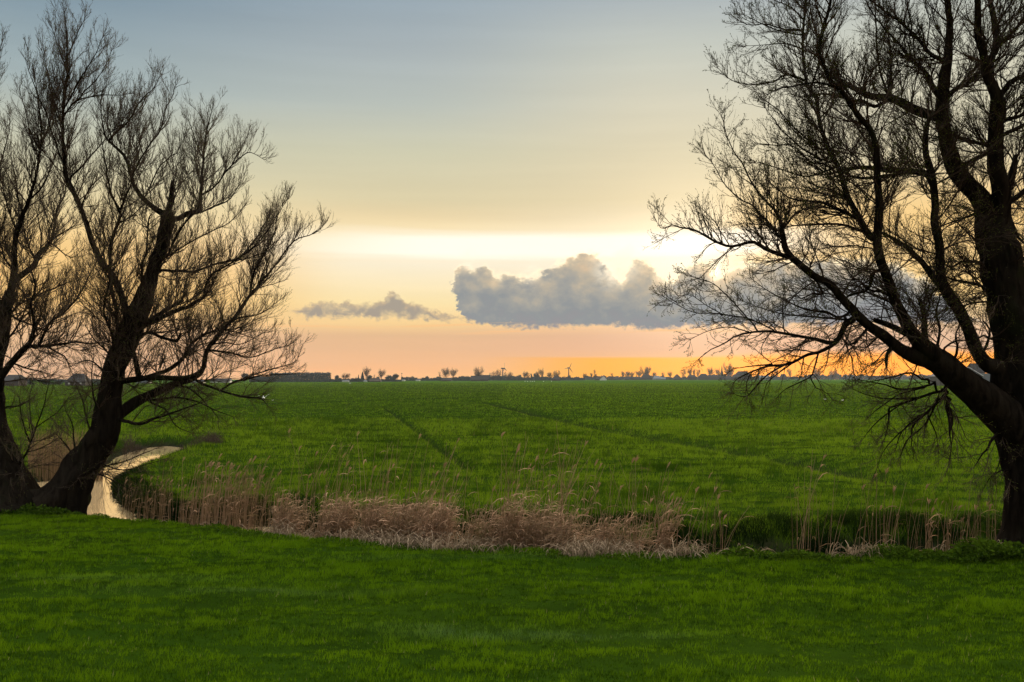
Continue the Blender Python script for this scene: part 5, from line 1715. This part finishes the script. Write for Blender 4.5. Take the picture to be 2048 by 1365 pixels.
right_barn()
Hs(1936, 1962, 727, 480, 'taller dark roof rising behind the grey barn with white edges', 0.6, 0.2)
for x, t, lab in [(1880, 738, 'thin bare tree left of the grey barn beside the right willow'), (1906, 735, 'bare tree at the left corner of the grey barn'), (1990, 742, 'bare tree in front of the annex of the grey barn')]:
    T('narrow', x, 16, t, 440, lab, 'trees by the grey barn')


# ------------------------------------------------------------------ birds
def bird_body(scale, neck_up=1.0):
    """one continuous body, neck and head; faces +x"""
    P = np.array([[-0.62, 0, 0.34], [-0.50, 0, 0.32], [-0.25, 0, 0.29], [0.05, 0, 0.28], [0.26, 0, 0.32], [0.36, 0, 0.42], [0.38, 0, 0.42 + 0.16 * neck_up],
                  [0.36, 0, 0.42 + 0.30 * neck_up], [0.40, 0, 0.42 + 0.38 * neck_up], [0.48, 0, 0.42 + 0.37 * neck_up], [0.54, 0, 0.42 + 0.35 * neck_up]]) * scale
    R = np.array([0.02, 0.09, 0.20, 0.22, 0.16, 0.07, 0.05, 0.045, 0.055, 0.05, 0.02]) * scale
    pr = catmull(np.column_stack([P, R]), 30)
    return tubes(pr[None, :, :3], np.abs(pr[None, :, 3]), 10)


def wing(scale, side, raise_):
    s = np.linspace(0, 1, 7)
    L = 0.95 * scale
    P = np.stack([(-0.05 - 0.25 * s) * scale, side * (0.14 * scale + L * s * math.cos(raise_)), 0.42 * scale + L * s * math.sin(raise_) - 0.12 * s ** 2 * scale], -1)
    W = np.array([0.17, 0.21, 0.22, 0.20, 0.16, 0.10, 0.03]) * scale
    a, f = ribbons(P[None], W[None], np.array([[1.0, 0, 0.0]]))
    b = a + np.array([0, 0, -0.025 * scale])
    n = len(a)
    k = np.arange(6) * 2
    rim = np.concatenate([np.stack([k, k + 2, k + 2 + n, k + n], -1), np.stack([k + 1, k + 1 + n, k + 3 + n, k + 3], -1)])
    return np.vstack([a, b]), [f, f[:, ::-1] + n, rim]


def bird(name, cat, px, py, length, label, heading, raised=None, mat=None, group=None, neck=1.0, legs=True):
    p = on_level(px, py)
    z = float(terrain(np.array([p[0]]), np.array([p[1]]))[0][0]) * min(max((600 - p[1]) / 300, 0), 1)
    r = empty(name, (p[0], p[1], z), heading)
    tag(r, label, cat, group)
    sc = length / 1.15
    V, F = bird_body(sc, neck)
    link('body', mesh_data('body', V, F, mat or M_FEATHER), r)
    bk = np.array([[[0.52, 0, 0.42 + 0.35 * neck], [0.58, 0, 0.42 + 0.33 * neck], [0.64, 0, 0.42 + 0.31 * neck]]]) * sc
    V, F = tubes(bk, np.array([[0.028, 0.02, 0.006]]) * sc, 6)
    link('beak', mesh_data('beak', V, F, M_BEAK), r)
    if raised is not None:
        for sd, ra in zip((-1, 1), raised):
            V, F = wing(sc, sd, ra)
            link('wing', mesh_data('wing', V, F, mat or M_FEATHER, False), r)
    if legs:
        for sd in (-1, 1):
            lg = np.array([[[-0.02, sd * 0.09, 0.16], [0.0, sd * 0.09, 0.08], [-0.02, sd * 0.09, -0.02]]]) * sc
            V, F = tubes(lg, np.array([[0.02, 0.015, 0.02]]) * sc, 5)
            link('leg', mesh_data('leg', V, F, M_DARKF), r)
    return r


bird('swan', 'swan', 527, 800.5, 1.15, 'white swan with raised wings in the field beyond the leaning willow', 1.9, (0.75, 0.55))
bird('gull', 'bird', 545, 802, 0.35, 'tiny white bird on the grass just right of the swan', 0.4, None, neck=0.4)
bird('gull', 'bird', 1650, 800.5, 0.42, 'white bird on the pasture left of the dark one under the right willow', 3.0, None, neck=0.4)
bird('crow', 'bird', 1665, 798.5, 0.42, 'dark bird on the pasture between two white ones', 0.3, None, M_DARKF, neck=0.5)
bird('gull', 'bird', 1685, 802.5, 0.42, 'white bird on the pasture right of the dark one under the right willow', 0.2, None, neck=0.4)
for i, px in enumerate((1050, 1055, 1060.5, 1064.6, 1068.7, 1087, 1103)):
    lab = ['leftmost white bird of the far row below the centre conifers', 'second white bird from the left in the far row', 'third white bird from the left in the far row',
           'fourth white bird from the left, middle of the far row', 'fifth white bird, right end of the close far row', 'white bird alone between the far row and the last one', 'last white bird on the right, below the rounded farm'][i]
    bird('swan', 'swan', px, 763.6 + 0.3 * (i % 2), 1.2, lab, 0.4 + 2.7 * (i % 2), None, group='white birds resting far out in the pasture', neck=0.8)
bird('swan', 'swan', 700, 768, 1.1, 'single white bird far out in front of the white shed', 0.3, None, group='white birds resting far out in the pasture', neck=0.8)


# ------------------------------------------------------------------ air
def haze():
    V, F = box(-3900, 3900, -70, 2760, -2.6, 52.0)
    m = bpy.data.materials.new('haze')
    m.use_nodes = True
    n = Nodes(m.node_tree)
    v = n.new('ShaderNodeVolumePrincipled')
    v.inputs['Color'].default_value = (0.72, 0.80, 0.85, 1)
    v.inputs['Density'].default_value = HAZE
    v.inputs['Anisotropy'].default_value = 0.0
    out = n.new('ShaderNodeOutputMaterial')
    n.t.links.new(v.outputs[0], out.inputs['Volume'])
    tag(link('haze', mesh_data('haze', V, F, m, False)), 'thin blue evening haze over the polder', kind='stuff')


haze()
